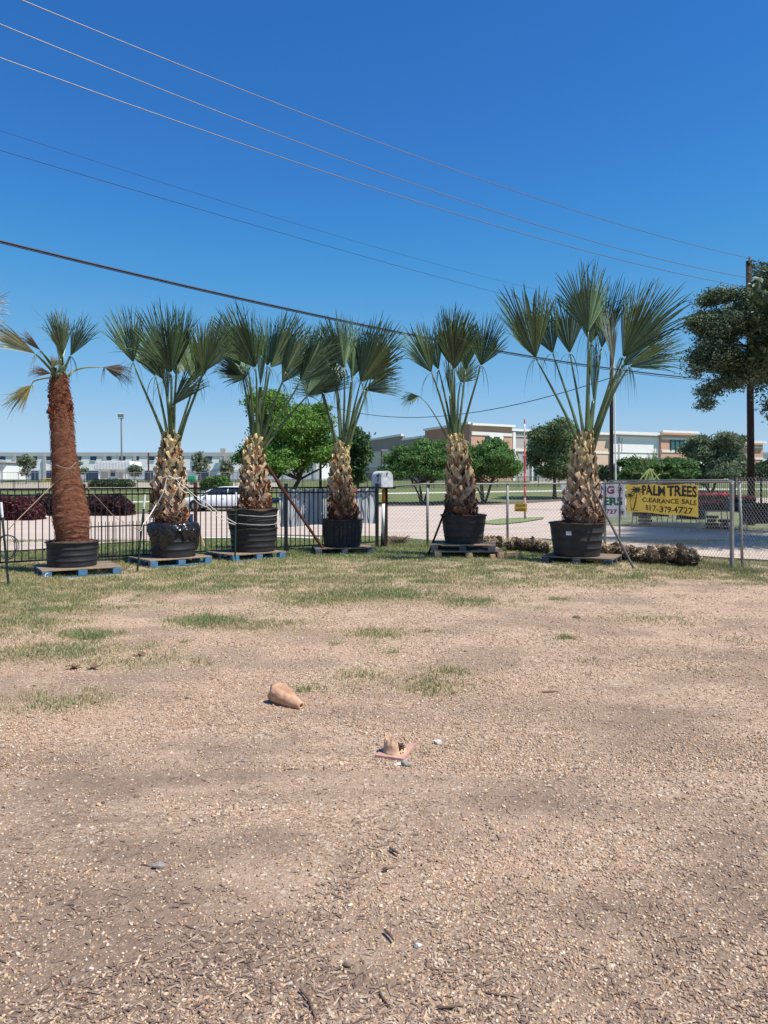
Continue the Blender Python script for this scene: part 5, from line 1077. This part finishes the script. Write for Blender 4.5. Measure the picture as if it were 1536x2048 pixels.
def wire3(pts, r, label):
    Q = np.array(pts); s_ = np.linspace(0, 1, 40)[:, None]; A_ = (1-s_)**2*Q[0]+2*(1-s_)*s_*Q[1]+s_**2*Q[2]; b = MB(); b.tube(A_, r, 5); tag(b.build('overhead_wire', m_cable, smooth=True, loc=A_[0]), label, 'overhead wire', 'overhead wires crossing the sky')
wire3([P(641, 806, 76), P(850, 880, 62), P(1223, 755, 45)], .028, 'low sagging line between the distant pole and the pole by the largest palm')
wire3([P(1223, 760, 45), P(1310, 730, 40), P(1503, 640, 30)], .014, 'short line from the pole by the largest palm up to the tall right pole')
wire3([P(1493, 516, 30), P(1540, 530, 32), P(1700, 590, 40)], .011, 'wire continuing beyond the tall right pole out of the picture')
# red and white marker pole
c = GP(1050, 1040); e = empty('marker_pole', c, 'tall thin red and white pole standing on the little grass island', 'marker pole')
zt = P(1050, 838, c[1])[2]; zs = np.linspace(c[2]-.05, zt, 9); m_red = mat('faded_red_paint', (.55, .05, .06), .6, .15, 6)
for k, (a0, a1, mm_) in enumerate(((0, .22, m_coneb), (.22, .33, m_red), (.33, .46, m_red), (.46, .70, m_red), (.70, .84, m_coneb), (.84, .95, m_white), (.95, 1., m_red))):
    m = MB(); m.tube([(c[0]-.02*a0, c[1], c[2]+(zt-c[2])*a0), (c[0]-.02*a1, c[1], c[2]+(zt-c[2])*a1)], [.050-.022*a0, .050-.022*a1], 12); m.build('band', mm_, e, smooth=True)
# ------------------------------------------------------------------ white car
m_shade = m_car
def car():
    D = 45.; x0 = (368-768)/F*D; z0 = -.25+.0; e = empty('parked_car', (x0+2.5, D, z0), 'white four-door car with dark windows, seen through the iron fence', 'car')
    # stations along the length: x, bottom, shoulder height, half width
    st = [(0, .38, .62, .62), (.06, .28, .72, .74), (.3, .22, .80, .84), (.8, .20, .88, .90), (1.5, .20, .96, .92), (2.6, .20, .98, .93), (3.7, .20, 1.0, .92), (4.4, .22, 1.02, .88), (4.85, .30, .98, .78), (4.95, .42, .85, .66)]
    A = []
    for x, b, t, w_ in st:
        r_ = [(-w_*.9, b), (-w_, b+.12), (-w_*1.01, (b+t)/2), (-w_*.97, t-.06), (-w_*.86, t), (0, t+.03), (w_*.86, t), (w_*.97, t-.06), (w_*1.01, (b+t)/2), (w_, b+.12), (w_*.9, b), (0, b)]
        A.append([(x0+x, D+y, z0+z) for y, z in r_]+[(x0+x, D-w_*.9, z0+b)])
    A = np.array(A); m = MB(); m.grid(A); m.add(A[0][:-1], [tuple(range(12))]); m.add(A[-1][:-1], [tuple(range(12))[::-1]]); body = m.build('body', m_car, e, smooth=True)
    gh = [(1.15, .96, .84), (1.95, 1.40, .70), (2.5, 1.47, .68), (3.4, 1.46, .68), (4.1, 1.34, .68), (4.75, 1.0, .76)]
    A = np.array([[(x0+x, D-w_-.06*(z > 1.2), z0+.93), (x0+x, D-w_, z0+z-.04), (x0+x, D-w_+.1, z0+z), (x0+x, D+w_-.1, z0+z), (x0+x, D+w_, z0+z-.04), (x0+x, D+w_+.06*(z > 1.2), z0+.93)] for x, z, w_ in gh]); m = MB(); m.grid(A); m.build('windows', m_gls, e, smooth=False)
    m = MB(); m.grid(np.array([[(x0+x, D-w_-.005, z0+z-.05), (x0+x, D-w_+.1, z0+z+.012), (x0+x, D+w_-.1, z0+z+.012), (x0+x, D+w_+.005, z0+z-.05)] for x, z, w_ in gh[1:5]])); m.build('roof', m_car, e, smooth=True)
    m = MB()
    for (xa, za), (xb, zb) in (((1.15, .95), (1.98, 1.40)), ((4.1, 1.34), (4.75, 1.0)), ((2.75, .95), (2.8, 1.45))):
        for sg in (-1, 1): m.tube([(x0+xa, D+sg*.86, z0+za), (x0+xb, D+sg*.715, z0+zb)], .035, 6)
    m.build('pillars', m_car, e)
    m = MB(); m.add([(x0+1.22, D-.70, z0+.99), (x0+1.92, D-.60, z0+1.39), (x0+1.92, D+.60, z0+1.39), (x0+1.22, D+.70, z0+.99)]+0*np.zeros((4, 3))+np.array([-.02, 0, .03]), [(0, 1, 2, 3)]); m.build('windscreen', m_gls, e)
    for wx in (.92, 3.95):
        for sg in (-1, 1):
            yy = D+sg*.86; m = MB(); a = np.linspace(0, 2*np.pi, 29)[:-1]
            m.tube([(x0+wx, yy-.12, z0+.33), (x0+wx, yy+.12, z0+.33)], .33, 28); w_ = m.build('wheel', m_tyre, e, smooth=False)
            m = MB(); m.tube([(x0+wx, yy+sg*.12-.005, z0+.33), (x0+wx, yy+sg*.12+.012*sg, z0+.33)], .21, 20)
            for k in range(5): m.box((x0+wx+.1*math.cos(k*1.257), yy+sg*.135, z0+.33+.1*math.sin(k*1.257)), (.2, .01, .04), ry=-k*1.257)
            m.build('rim', m_rim, w_)
            m = MB(); t = np.linspace(0, np.pi, 16); m.grid(np.array([[(x0+wx+q_*np.cos(v_), D+sg*(.925 if q_ > .36 else .915), z0+.33+q_*np.sin(v_)) for q_ in (.33, .39)] for v_ in t])); m.build('wheel_arch', m_black, body)
    m = MB(); m.box((x0+.20, D-.72, z0+.66), (.34, .22, .12), R(28), bev=.03); m.build('headlight', m_lamp, e); m = MB(); m.box((x0+4.86, D-.72, z0+.85), (.12, .22, .16), bev=.03); m.build('taillight', mat('tail_red', (.35, .01, .01), .3, .1, 4), e)
    m = MB(); m.box((x0+1.55, D-1.0, z0+1.03), (.14, .16, .12), bev=.03); m.build('mirror', m_car, e)
    m = MB(); m.box((x0+2.5, D-.93, z0+.26), (2.3, .03, .10)); m.build('sill', m_black, e)
    for xx in (2.75, 3.75): m = MB(); m.box((x0+xx-.2, D-.945, z0+.84), (.18, .02, .03)); m.build('handle', m_car, e)
car()
# ------------------------------------------------------------------ left warehouse, gatehouse and yard things
m_ww = mat('white_warehouse_wall', (.90, .87, .84), .8, .04, .4); m_wg = mat('grey_parapet_band', (.50, .48, .46), .8, .05, .4); m_wd = mat('grey_lower_wall', (.58, .58, .60), .8, .1, .6)
m_tan = mat('tan_wall', (.70, .50, .36), .85, .05, .5); m_tanl = mat('light_tan_wall', (.80, .64, .50), .85, .05, .5); m_brk = mat('salmon_brick', (.62, .36, .25), .85, .06, .5); m_brk2 = mat('red_brick', (.50, .25, .17), .85, .06, .5)
m_crm = mat('cream_trim', (.84, .78, .70), .8, .04, .5); m_gry = mat('mid_grey_wall', (.46, .42, .39), .85, .05, .5); m_dkc = mat('dark_parapet', (.33, .265, .235), .85, .08, .5); m_bwh = mat('white_panel_wall', (.90, .86, .82), .8, .03, .5); m_dtrim = mat('dark_trim', (.04, .05, .06), .6, .1, 2)
m_teal = mat('teal_window_glass', (.03, .13, .13), .35, .2, 1, spec=.8)
DW = 220.; X_ = lambda px, D=DW: (px-768)/F*D; Z_ = lambda py, D=DW: H0-(py-HY)/F*D
e = empty('warehouse', (X_(250), DW, 1.6), 'long white warehouse with a grey top band and a row of small dark windows', 'warehouse')
zb = 1.5; zt = Z_(907)
m = MB(); m.box(((X_(-260)+X_(640))/2, DW+20, (zb+zt)/2), (X_(640)-X_(-260), 40, zt-zb)); m.build('wall', m_ww, e)
m = MB(); m.box(((X_(-260)+X_(640))/2, DW-.03, (Z_(907)+Z_(912))/2+.15), (X_(640)-X_(-260)+.4, .4, Z_(907)-Z_(912.3)+.3)); m.build('parapet_band', m_wg, e)
m = MB(); m.box(((X_(-260)+X_(640))/2, DW-.05, (zb+Z_(939))/2), (X_(640)-X_(-260), .3, Z_(939)-zb)); m.build('lower_wall', m_wd, e)
for px in range(-170, 640, 60):
    q_ = 20+px; m = MB(); m.box((X_(q_+.0), DW-.25, (zb+zt)/2-.4), (.85, .5, zt-zb-.9)); m.build('downpipe_pilaster', m_wg, e)
for k, px in enumerate([-24, 5, 38, 68, 98, 127, 157, 187, 217, 245, 272, 303, 331, 361, 389, 418, 446, 476, 505, 535, 565]):
    if k == 17: continue
    m = MB(); m.box((X_(px), DW-.02, Z_(917)), (1.75, .3, 1.15)); w_ = m.build('window', m_blgl if k != 16 else m_wg, e); 
    m = MB(); m.box((X_(px), DW-.02, Z_(917)-.62), (1.9, .42, .1)); m.build('sill', m_bwh, w_)
rg = np.random.default_rng(13)
for k, px in enumerate(range(30, 560, 38)):
    m = MB(); m.box((X_(px+rg.uniform(-4, 4)), DW-.12, Z_(951)), (rg.uniform(1.6, 3.6), .3, 2.6)); m.build('loading_door', m_blgl if k % 3 else m_wg, e)
m = MB(); m.box((X_(450), DW-2, zt+.7), (1.5, 2, 1.4)); m.build('roof_unit', m_wg, e)
DG = 95.; XG = lambda px: X_(px, DG); ZG = lambda py: Z_(py, DG)
e = empty('gatehouse', (XG(229), DG, 1.25), 'small white gatehouse with a flared ribbed metal roof', 'gatehouse'); z0 = float(G(DG))-.1
m = MB(); m.box((XG(229), DG+1.6, (z0+ZG(938))/2), (XG(256)-XG(202), 3.2, ZG(938)-z0)); m.build('wall', m_bwh, e)
m = MB(); xl, xrr = XG(190), XG(267); m.prism([(xl, ZG(939)), (xrr, ZG(939)), (XG(262), ZG(922)), (XG(198), ZG(922))], (1, 0, 0), (0, 0, 1), (0, DG-.7, 0), (0, 4.6, 0))
for k in range(24): xx = xl+.15+(xrr-xl-.3)*k/23; m.box((xx*.93+XG(229)*.07, DG-.72, ZG(931)), (.05, .06, ZG(923)-ZG(938.5)))
m.build('roof', m_white, e)
m = MB(); m.box((XG(226), DG-.03, (z0+ZG(941))/2), (.85, .08, ZG(941)-z0)); d_ = m.build('door', m_wd, e); m = MB(); m.box((XG(226), DG-.09, ZG(948)), (.55, .05, .55)); m.build('door_window', m_blgl, d_)
for px in (209, 244): m = MB(); m.box((XG(px), DG-.03, ZG(950)), (.9, .08, .75)); m.build('window', m_wg, e)
for px in (201.5, 251, 256): m = MB(); m.box((XG(px), DG-.5, (z0+ZG(939))/2), (.16, .16, ZG(939)-z0)); m.build('post', m_white, e)
def simple(name, boxes, label, cat, loc, grp=None):
    e = empty(name, loc, label, cat, grp)
    for nm, c_, d2, mm_ in boxes: b = MB(); b.box(c_, d2, bev=min(d2)*.12); b.build(nm, mm_, e)
    return e
DL = 100.; XL = lambda px: X_(px, DL); ZL = lambda py: Z_(py, DL); gl = float(G(DL))
simple('shed', [('wall', ((XL(-70)+XL(11))/2, DL+3, (gl+ZL(925))/2), (XL(11)-XL(-70), 6, ZL(925)-gl), m_bwh), ('roof', ((XL(-72)+XL(14))/2, DL+3, ZL(924)), (XL(14)-XL(-72), 6.6, .2), m_wg), ('door', (XL(-8), DL-.03, gl+1.1), (1.2, .1, 2.2), m_wd)], 'white flat-roofed shed at the far left edge', 'shed', (XL(-30), DL, gl))
e = empty('canopy', (XL(10), DL-3, gl), 'thin-legged grey canopy beside the far left shed', 'canopy'); m = MB(); m.box((XL(4), DL-3, ZL(920)), (3.2, 2.4, .12), ry=R(5)); m.build('roof', m_wg, e)
for px in (14, 26): m = MB(); m.tube([(XL(px), DL-3.5, gl-.1), (XL(px), DL-3.5, ZL(921))], .06, 8); m.build('leg', m_galv, e)
m = MB(); m.lathe((XL(20), DL-5, gl-.1), [(.05, 0), (.55, 0), (.6, .1), (.6, 1.7), (.5, 1.95), (.25, 2.1), (.02, 2.14)], 24, cap=(1, 1)); tag(m.build('storage_tank', m_white, smooth=True, loc=(XL(20), DL-5, gl)), 'upright rounded white tank by the far left shed', 'tank')
simple('utility_box', [('cabinet', (X_(384, 88), 88, float(G(88))+.75), (.85, .5, .7), mat('green_cabinet', (.03, .30, .14), .5, .1, 3)), ('stand', (X_(384, 88), 88, float(G(88))+.2), (.5, .3, .5), m_galv)], 'bright green utility box right of the bag-wrapped palm', 'utility box', GX(384, 88))
e = empty('barrier', GX(94, 88), 'low yellow safety barrier before the warehouse at left', 'barrier'); m_ylw = mat('yellow_safety_paint', (.70, .48, .04), .6, .1, 4)
g8 = float(G(88))
for z in (.35, .75): m = MB(); m.box((X_(94, 88), 88, g8+z), (1.0, .06, .08)); m.build('rail', m_ylw, e)
for px in (86, 102): m = MB(); m.box((X_(px, 88), 88, g8+.4), (.07, .07, .9)); m.build('leg', m_ylw, e)
e = empty('street_sign', GX(385, 93), 'long white sign board on the distant fence behind the white rope palm', 'sign'); m = MB(); m.box((X_(379, 93), 93, Z_(948, 93)), (2.4, .05, .34)); m.build('panel', m_white, e)
for px in (368, 390): m = MB(); m.tube([(X_(px, 93), 93.05, float(G(93))-.1), (X_(px, 93), 93.05, Z_(947, 93))], .03, 6); m.build('leg', m_galv, e)
# light mast with floodlights and small poles
c = GX(244, 150); e = empty('light_mast', c, 'slim floodlight mast rising above the warehouse', 'light mast'); m = MB(); m.tube([c-(0, 0, .3), (c[0]-.15, 150, Z_(836, 150))], [.22, .13], 10); m.build('pole', m_galv, e)
m = MB(); m.box((c[0]-.15, 150, Z_(837, 150)), (1.1, .12, .12)); m.build('crossarm', m_galv, e)
for dx in (-.45, -.2, .2, .45): m = MB(); m.box((c[0]-.15+dx, 149.8, Z_(831, 150)), (.30, .3, .8), rx=R(20), bev=.04); m.build('floodlight', m_wg, e)
def thin(px, D, top, r, m_, label, arm=False):
    c = GX(px, D); e = empty('lamp_post' if arm else 'pole', c, label, 'pole'); m = MB(); m.tube([c-(0, 0, .2), (c[0], D, Z_(top, D))], r, 8); m.build('pole' if arm else 'shaft', m_, e)
    if arm: m = MB(); m.box((c[0]+.4, D, Z_(top, D)), (.9, .2, .12)); m.build('lamp_head', m_wg, e)
thin(297, 98, 905, .10, m_rust, 'brown pole with a pale top left of the bag-wrapped palm'); thin(390+12, 98, 908, .07, m_galv, 'thin grey pole behind the white car'); thin(418, 98, 934, .06, m_rope2, 'short tan pole left of the double-potted palm')
thin(235-1, 160, 908, .06, m_galv, 'thin grey pole beside the floodlight mast'); thin(763, 100, 900, .09, m_rust, 'brown lamp post in front of the tan wall above the mailbox', True); thin(1473, 84, 874, .05, m_galv, 'slender leaning rod left of the tall right pole'); thin(299+20, 98, 936, .05, m_galv, 'short grey pole right of the gatehouse')
m = MB(); c = GX(668, 60); m.tube([c-(0, 0, .2), (c[0]-.1, 60, Z_(845, 60))], [.16, .14], 12); tag(m.build('pole', mat('bleached_wood', (.50, .46, .42), .9, .2, 5), loc=c), 'pale bleached post just left of the fourth palm trunk', 'pole')
# ------------------------------------------------------------------ far fences
def pick(pts, H_, sp, label, name='iron_fence', pr=.011, post_d=2.4, ph=0, mm_=None, rails=(0, .14)):
    Q = [np.array(p) for p in pts]; e = empty(name, (*((Q[0]+Q[-1])/2)[:2], float(G(Q[0][1]))), label, 'fence'); m = MB()
    for a, b in zip(Q[:-1], Q[1:]):
        L_ = np.linalg.norm(b-a); d = (b-a)/L_; rz = math.atan2(d[1], d[0])
        for k in range(int(L_/sp)): p = a+d*(k*sp); m.box((p[0], p[1], float(G(p[1]))+H_/2), (pr*2, pr*2, H_), rz)
        for k in range(int(L_/post_d)+1): p = a+d*(k*post_d); pm_ = MB(); pm_.box((p[0], p[1], float(G(p[1]))+(H_+ph)/2-.05), (.07, .07, H_+ph+.1), rz); pm_.build('post', mm_ or m_iron, e)
        ns_ = max(2, int(L_/3))
        for k in range(ns_):
            p, q_ = a+d*L_*k/ns_, a+d*L_*(k+1)/ns_
            for dz in rails: m.tube([(*p, float(G(p[1]))+H_-dz), (*q_, float(G(q_[1]))+H_-dz)], .022, 4)
            m.tube([(*p, float(G(p[1]))+.12), (*q_, float(G(q_[1]))+.12)], .02, 4)
    m.build('pickets', mm_ or m_iron, e)
pick([(X_(-120, 73), 73), (X_(560, 73), 73), (X_(780, 79), 79), (X_(1180, 84), 84)], 1.15, .16, 'far low black picket fence running along the other side of the road')
pick([(X_(1215, 45), 45), (X_(1760, 42), 42)], 1.85, .11, 'tall black picket fence behind the flower tables at right', ph=.28, post_d=1.42)
e = empty('chain_link_fence', (X_(280, 90), 90, 1.1), 'distant grey chain-link fence before the warehouse', 'fence'); m = MB(); zf = Z_(945, 90)
m.tube([(X_(-100, 90), 90, zf), (X_(620, 90), 90, zf)], .03, 5); m.tube([(X_(-100, 90), 90, zf-.9), (X_(620, 90), 90, zf-.9)], .015, 4)
for px in range(-90, 620, 3): m.tube([(X_(px, 90), 90, 1.), (X_(px, 90), 90, zf)], .006, 3)
m.build('mesh', m_galv, e)
for px in range(-95, 620, 33): m = MB(); m.tube([(X_(px, 90), 90, .9), (X_(px, 90), 90, zf+.1)], .04, 6); m.build('post', m_galv, e)
# ------------------------------------------------------------------ right building (store-sized hall)
e = empty('commercial_building', (22, 150, 1.6), 'long tan, salmon and white commercial building with stepped parapets', 'building')
def face(pA, dA, pB, dB, py_tA, zbase, mt, name, off=0., top_py=None, th=.5, zt=None):
    a = np.array([X_(pA, dA), dA]); b = np.array([X_(pB, dB), dB]); zt = Z_(py_tA, dA) if zt is None else zt
    d = (b-a)/np.linalg.norm(b-a); nv = np.array([d[1], -d[0]]); 
    if nv[1] > 0: nv = -nv
    m = MB(); a2 = a+nv*off; b2 = b+nv*off
    V = [(*a2, zbase), (*b2, zbase), (*b2, zt), (*a2, zt)]; V += [(v[0]-nv[0]*th, v[1]-nv[1]*th, v[2]) for v in V]
    m.add(V, [(0, 1, 2, 3), (7, 6, 5, 4), (0, 4, 5, 1), (3, 2, 6, 7), (1, 5, 6, 2), (0, 3, 7, 4)]); return m.build(name, mt, e)
dC = 120.
zC0 = Z_(848, dC); zb = 1.4
# left receding side: corner 940 @120 back to 700 @ 172
def dside(px):                              # depth of the left side wall under a photo column
    a = np.array([X_(940, dC), dC]); b = np.array([X_(700, 178), 178.]); k = (px-768)/F; t = (k*a[1]-a[0])/((b-a)[0]-k*(b-a)[1]); return float((a+(b-a)*t)[1])
def side(p0, p1, z0, z1, mt, name, off=0.): return face(p0, dside(p0), p1, dside(p1), 0, z0, mt, name, off, zt=z1)
zt_a = zC0; zt_b = zC0-.9; zt_c = zC0-.3
side(850, 940, zb, zt_a, m_brk2, 'brick_wall'); side(850, 940, zt_a-.02, zt_a+.38, m_bwh, 'parapet_cap', .35); side(851, 939, zt_a-3.2, zt_a-2.7, m_crm, 'trim_band', .12); side(878, 902, zb, zt_a-3.2, m_tanl, 'wall_panel', .06); side(851, 878, zt_a-6.6, zt_a-6.2, m_crm, 'trim_band', .10)
side(806, 850, zb, zt_b-1.8, m_tanl, 'wall'); side(806, 850, zt_b-1.8, zt_b-.3, m_dkc, 'dark_band'); side(806, 850, zt_b-.3, zt_b+.1, m_bwh, 'parapet_cap', .3)
side(690, 806, zb, zt_c-2.4, m_tan, 'wall'); side(690, 806, zt_c-2.4, zt_c-.0, m_dkc, 'dark_band'); side(690, 806, zt_c, zt_c+.4, m_bwh, 'parapet_cap', .4)
for p0, p1 in ((722, 742), (745, 783), (807, 848)): side(p0, p1, 5.2, zt_c-2.7, m_tanl, 'wall_panel', .08)
side(700, 806, 4.6, 5.1, m_crm, 'trim_band', .1); side(720, 806, zb, 3.3, m_brk2, 'brick_base', .12)
# front faces, left to right; the facade drifts slightly away
dR = lambda px: np.interp(px, [940, 1500], [120, 150])
def front(p0, p1, y0, y1, mt, name, off=0.): 
    # heights given as photo rows at p0
    return face(p0, dR(p0), p1, dR(p1), 0, Z_(y1, dR(p0)) if y1 else zb, mt, name, off, zt=Z_(y0, dR(p0)))
front(940, 1022, 849, None, m_brk, 'brick_wall', .3); front(938.5, 1024, 846.5, 851, m_bwh, 'parapet_cap', .9); front(940.5, 1021.5, 863, 870, m_crm, 'trim_band', .42); front(975, 1003, 867, 890, m_bwh, 'window_surround', .46); front(1003, 1021.5, 938, 944, m_crm, 'trim_band', .42)
front(963, 1003, 892, 937, m_tanl, 'wall_panel', .36)
for px in (968, 984): w_ = front(px, px+11, 874, 890.5, m_dtrim, 'window', .62); 
front(1022, 1077, 860, None, m_gry, 'wall', -.6); front(1022, 1077, 857, 861.5, m_bwh, 'parapet_cap', -.1); front(1022, 1077, 867, 872, m_crm, 'trim_band', -.45); front(1028, 1033, 863, None, m_bwh, 'column', -.2); front(1066, 1071, 863, None, m_bwh, 'column', -.2); front(1022, 1077, 897, 902, m_crm, 'trim_band', -.42)
front(1072, 1145, 858, None, m_gry, 'wall', .4); front(1070, 1147, 855.5, 860, m_bwh, 'parapet_cap', 1.); front(1072.5, 1144.5, 872, 876, m_crm, 'trim_band', .5); front(1074, 1144, 877, 940, m_tanl, 'wall_panel', .5)
front(1145, 1222, 866, None, m_tan, 'wall', -.4); front(1145, 1222, 862.5, 867, m_bwh, 'parapet_cap', .1); front(1145.5, 1221.5, 873, 876, m_crm, 'trim_band', -.3); front(1145.5, 1221.5, 902, 906, m_crm, 'trim_band', -.3)
front(1222, 1318, 865, None, m_bwh, 'wall', 0); front(1220, 1320, 862.5, 867, m_bwh, 'parapet_cap', .8); front(1222.5, 1317.5, 868, 871.5, m_gry, 'grey_band', .12); front(1236, 1239, 874, None, m_gry, 'reveal', .1); front(1243, 1244, 876, 905, m_gry, 'reveal', .1); front(1222.5, 1317, 904, 905, m_gry, 'reveal', .1)
front(1318, 1386, 864, None, m_brk, 'brick_wall', .5); front(1315, 1388, 861, 865.5, m_bwh, 'parapet_cap', 1.3); front(1319, 1385.5, 875, 879, m_crm, 'trim_band', .62); front(1319, 1385.5, 900, 905, m_crm, 'trim_band', .62)
w_ = front(1336, 1372, 880, 902, m_teal, 'window', .6)
for px in (1336, 1345, 1354, 1363, 1371): front(px, px+1.2, 880, 902, m_dtrim, 'window_bar', .72)
front(1386, 1470, 886, None, m_bwh, 'wall', -.5); front(1386, 1470, 883.5, 887.5, m_bwh, 'parapet_cap', .1); front(1386, 1470, 888, 891, m_gry, 'grey_band', -.38)
front(1470, 1524, 884, None, m_brk, 'brick_wall', .3); front(1467, 1526, 881.5, 886, m_bwh, 'parapet_cap', 1.); front(1470.5, 1523.5, 893, 896, m_crm, 'trim_band', .42); front(1470.5, 1523.5, 915, 919, m_crm, 'trim_band', .42); front(1507, 1511, 894, 940, m_crm, 'column', .45)
m = MB(); A1, A2, A3 = np.array([X_(941, 120)+1.5, 125.]), np.array([X_(1500, 150), 156.]), np.array([X_(702, 178)+3, 182.])
m.add([(A1[0], A1[1], 8.), (A2[0], A2[1], 8.), (A2[0]+5, 200, 8.), (A3[0]+4, 200, 8.), (A3[0], A3[1], 8.)], [(0, 1, 2, 3, 4)]); m.build('roof', m_wg, e)
e = empty('commercial_building', (X_(1600, 190), 190, 1.6), 'plain white building at the far right edge', 'building'); m = MB(); m.box((X_(1640, 190), 200, (1.5+Z_(906, 190))/2), (X_(1760, 190)-X_(1518, 190), 20, Z_(906, 190)-1.5)); m.build('wall', m_bwh, e); m = MB(); m.box((X_(1640, 190), 189.9, Z_(906, 190)), (X_(1762, 190)-X_(1517, 190), .4, .4)); m.build('parapet_cap', m_wg, e)
# ------------------------------------------------------------------ tables with potted flowers
m_cloth = mat('black_nursery_cloth', (.018, .02, .024), .8, .3, 4); m_flred = mat('red_petals', (.78, .09, .10), .6, .2, 9, trans=.2); m_tabl = mat('grey_folding_tabletop', (.50, .50, .48), .6, .1, 3)
def table(px0, px1, D, label, skirt=.0, legm=None):
    x0, x1 = X_(px0, D), X_(px1, D); g = float(G(D)); e = empty('folding_table', ((x0+x1)/2, D, g), label, 'table', 'tables of potted plants behind the fence')
    m = MB(); m.box(((x0+x1)/2, D, g+.73), (x1-x0, .75, .045), bev=.01); m.build('tabletop', m_tabl, e)
    for sx in (x0+.2, x1-.2):
        for sy in (-1, 1):
            m = MB(); m.tube([(sx, D+sy*.28, g-.02), (sx+.05*(1 if sx < (x0+x1)/2 else -1), D+sy*.22, g+.71)], .018, 8); m.build('leg', legm or m_galv, e)
        m = MB(); m.tube([(sx, D-.25, g+.3), (sx, D+.25, g+.3)], .012, 6); m.build('crossbar', legm or m_galv, e)
    if skirt: m = MB(); m.grid(np.array([[(x0+(x1-x0)*i/40, D-.39-.02*math.sin(i*1.3)*j, g+.76-skirt*j) for j in (0, .5, 1)] for i in range(41)])); m.build('cloth', m_cloth, e)
    return e
def tray(px, D, n, cols, label, seed, z=.755, green=(.05, .08, .03), s=.035, w_=.62):
    rg = np.random.default_rng(seed); x = X_(px, D); g = float(G(D))+z; e = empty('flower_tray', (x, D, g), label, 'flower tray', 'trays of potted plants on the tables')
    m = MB(); m.box((x, D, g+.05), (w_, .45, .09), bev=.01)
    for i in range(4):
        for j in range(3): m.lathe((x-w_/2+.08+i*w_/4.2, D-.15+j*.15, g+.005), [(.04, 0), (.055, .12), (.06, .125)], 8, cap=(1, 1))
    m.build('tray', m_black, e); pn = np.stack([x+rg.uniform(-.5, .5, n)*w_, D+rg.uniform(-.24, .24, n), g+.10+rg.uniform(0, .17, n)], 1)
    m = MB(); leaves(m, pn, n, s, np.array(green)[None]*10*rg.uniform(.6, 1.4, (n, 1)), rg); m.build('leaves', m_fol, e)
    if cols:
        k = n//2; pn = np.stack([x+rg.uniform(-.5, .5, k)*w_, D+rg.uniform(-.26, .24, k), g+.22+rg.uniform(0, .13, k)], 1); m = MB(); leaves(m, pn, k, s, np.array(cols)[None]*rg.uniform(.7, 1.3, (k, 1)), rg, .3); m.build('flowers', m_flred, e)
table(1392, 1462, 27, 'grey folding table holding two tiers of red flowers, left of the corner post'); table(1474, 1600, 26, 'long table draped in black cloth, right of the corner post', .42); table(1330, 1420, 31, 'farther folding table partly behind the end of the yellow banner', .12)
table(1258, 1330, 30, 'black-draped table whose legs show under the palm print of the yellow banner', .36); table(1345, 1400, 26.5, 'dark-draped table right under the phone number of the yellow banner', .30)
for k, (px, D, n_, lab) in enumerate([(1290, 30.2, 3, 'stack of black trays under the table behind the palm print'), (1424, 27.8, 4, 'tall stack of black trays under the grey flower table'), (1448, 27.6, 3, 'black trays beside the corner post under the flower table')]):
    g = float(G(D)); b = MB()
    for j in range(n_): b.box((X_(px, D)+.03*math.sin(j*3), D, g+.075+.13*j), (.36+.1*math.sin(k*2+j), .36, .10), .6*math.sin(j*2+k), bev=.015)
    tag(b.build('tray_stack', m_black, loc=(X_(px, D), D, g)), lab, 'tray stack', 'black tray stacks under the tables')
for k, (px, D, col, lab, z) in enumerate([(1411, 26.8, (1, 1, 1), 'front tray of red flowers on the grey table left of the corner post', .755), (1446, 26.8, (1, 1, 1), 'tray of red and coral flowers nearer the corner post', .755), (1404, 31.2, (1.1, 1.2, 1), 'raised tray of red flowers behind the grey table', .95), (1440, 31.2, (1, 1, 1), 'red flower tray on the farther table by the corner post', .95),
      (1488, 26, (1, .9, 1.5), 'deep red flowers just right of the corner post', .95), (1478, 25.6, None, 'bluish leafy tray at the left end of the black-draped table', .755), (1512, 25.8, None, 'dark leafy tray in the middle of the black-draped table', .755), (1550, 25.8, None, 'dark leafy tray at the right end of the black-draped table', .755), (1368, 31, (1.3, 4, .6), 'tray of small orange flowers behind the yellow banner end', .755)]):
    tray(px, D, 420, col, lab, 60+k, z, (.12, .17, .16) if k == 5 else (.035, .06, .03), w_=.72)
    if z > .8:
        g = float(G(D)); b = MB(); b.box((X_(px, D), D, g+.755+(z-.755)/2), (.6, .4, z-.757), bev=.01); tag(b.build('crate', m_black, loc=(X_(px, D), D, g+.755)), 'black crate under the '+lab, 'crate', 'black crates under the raised trays')
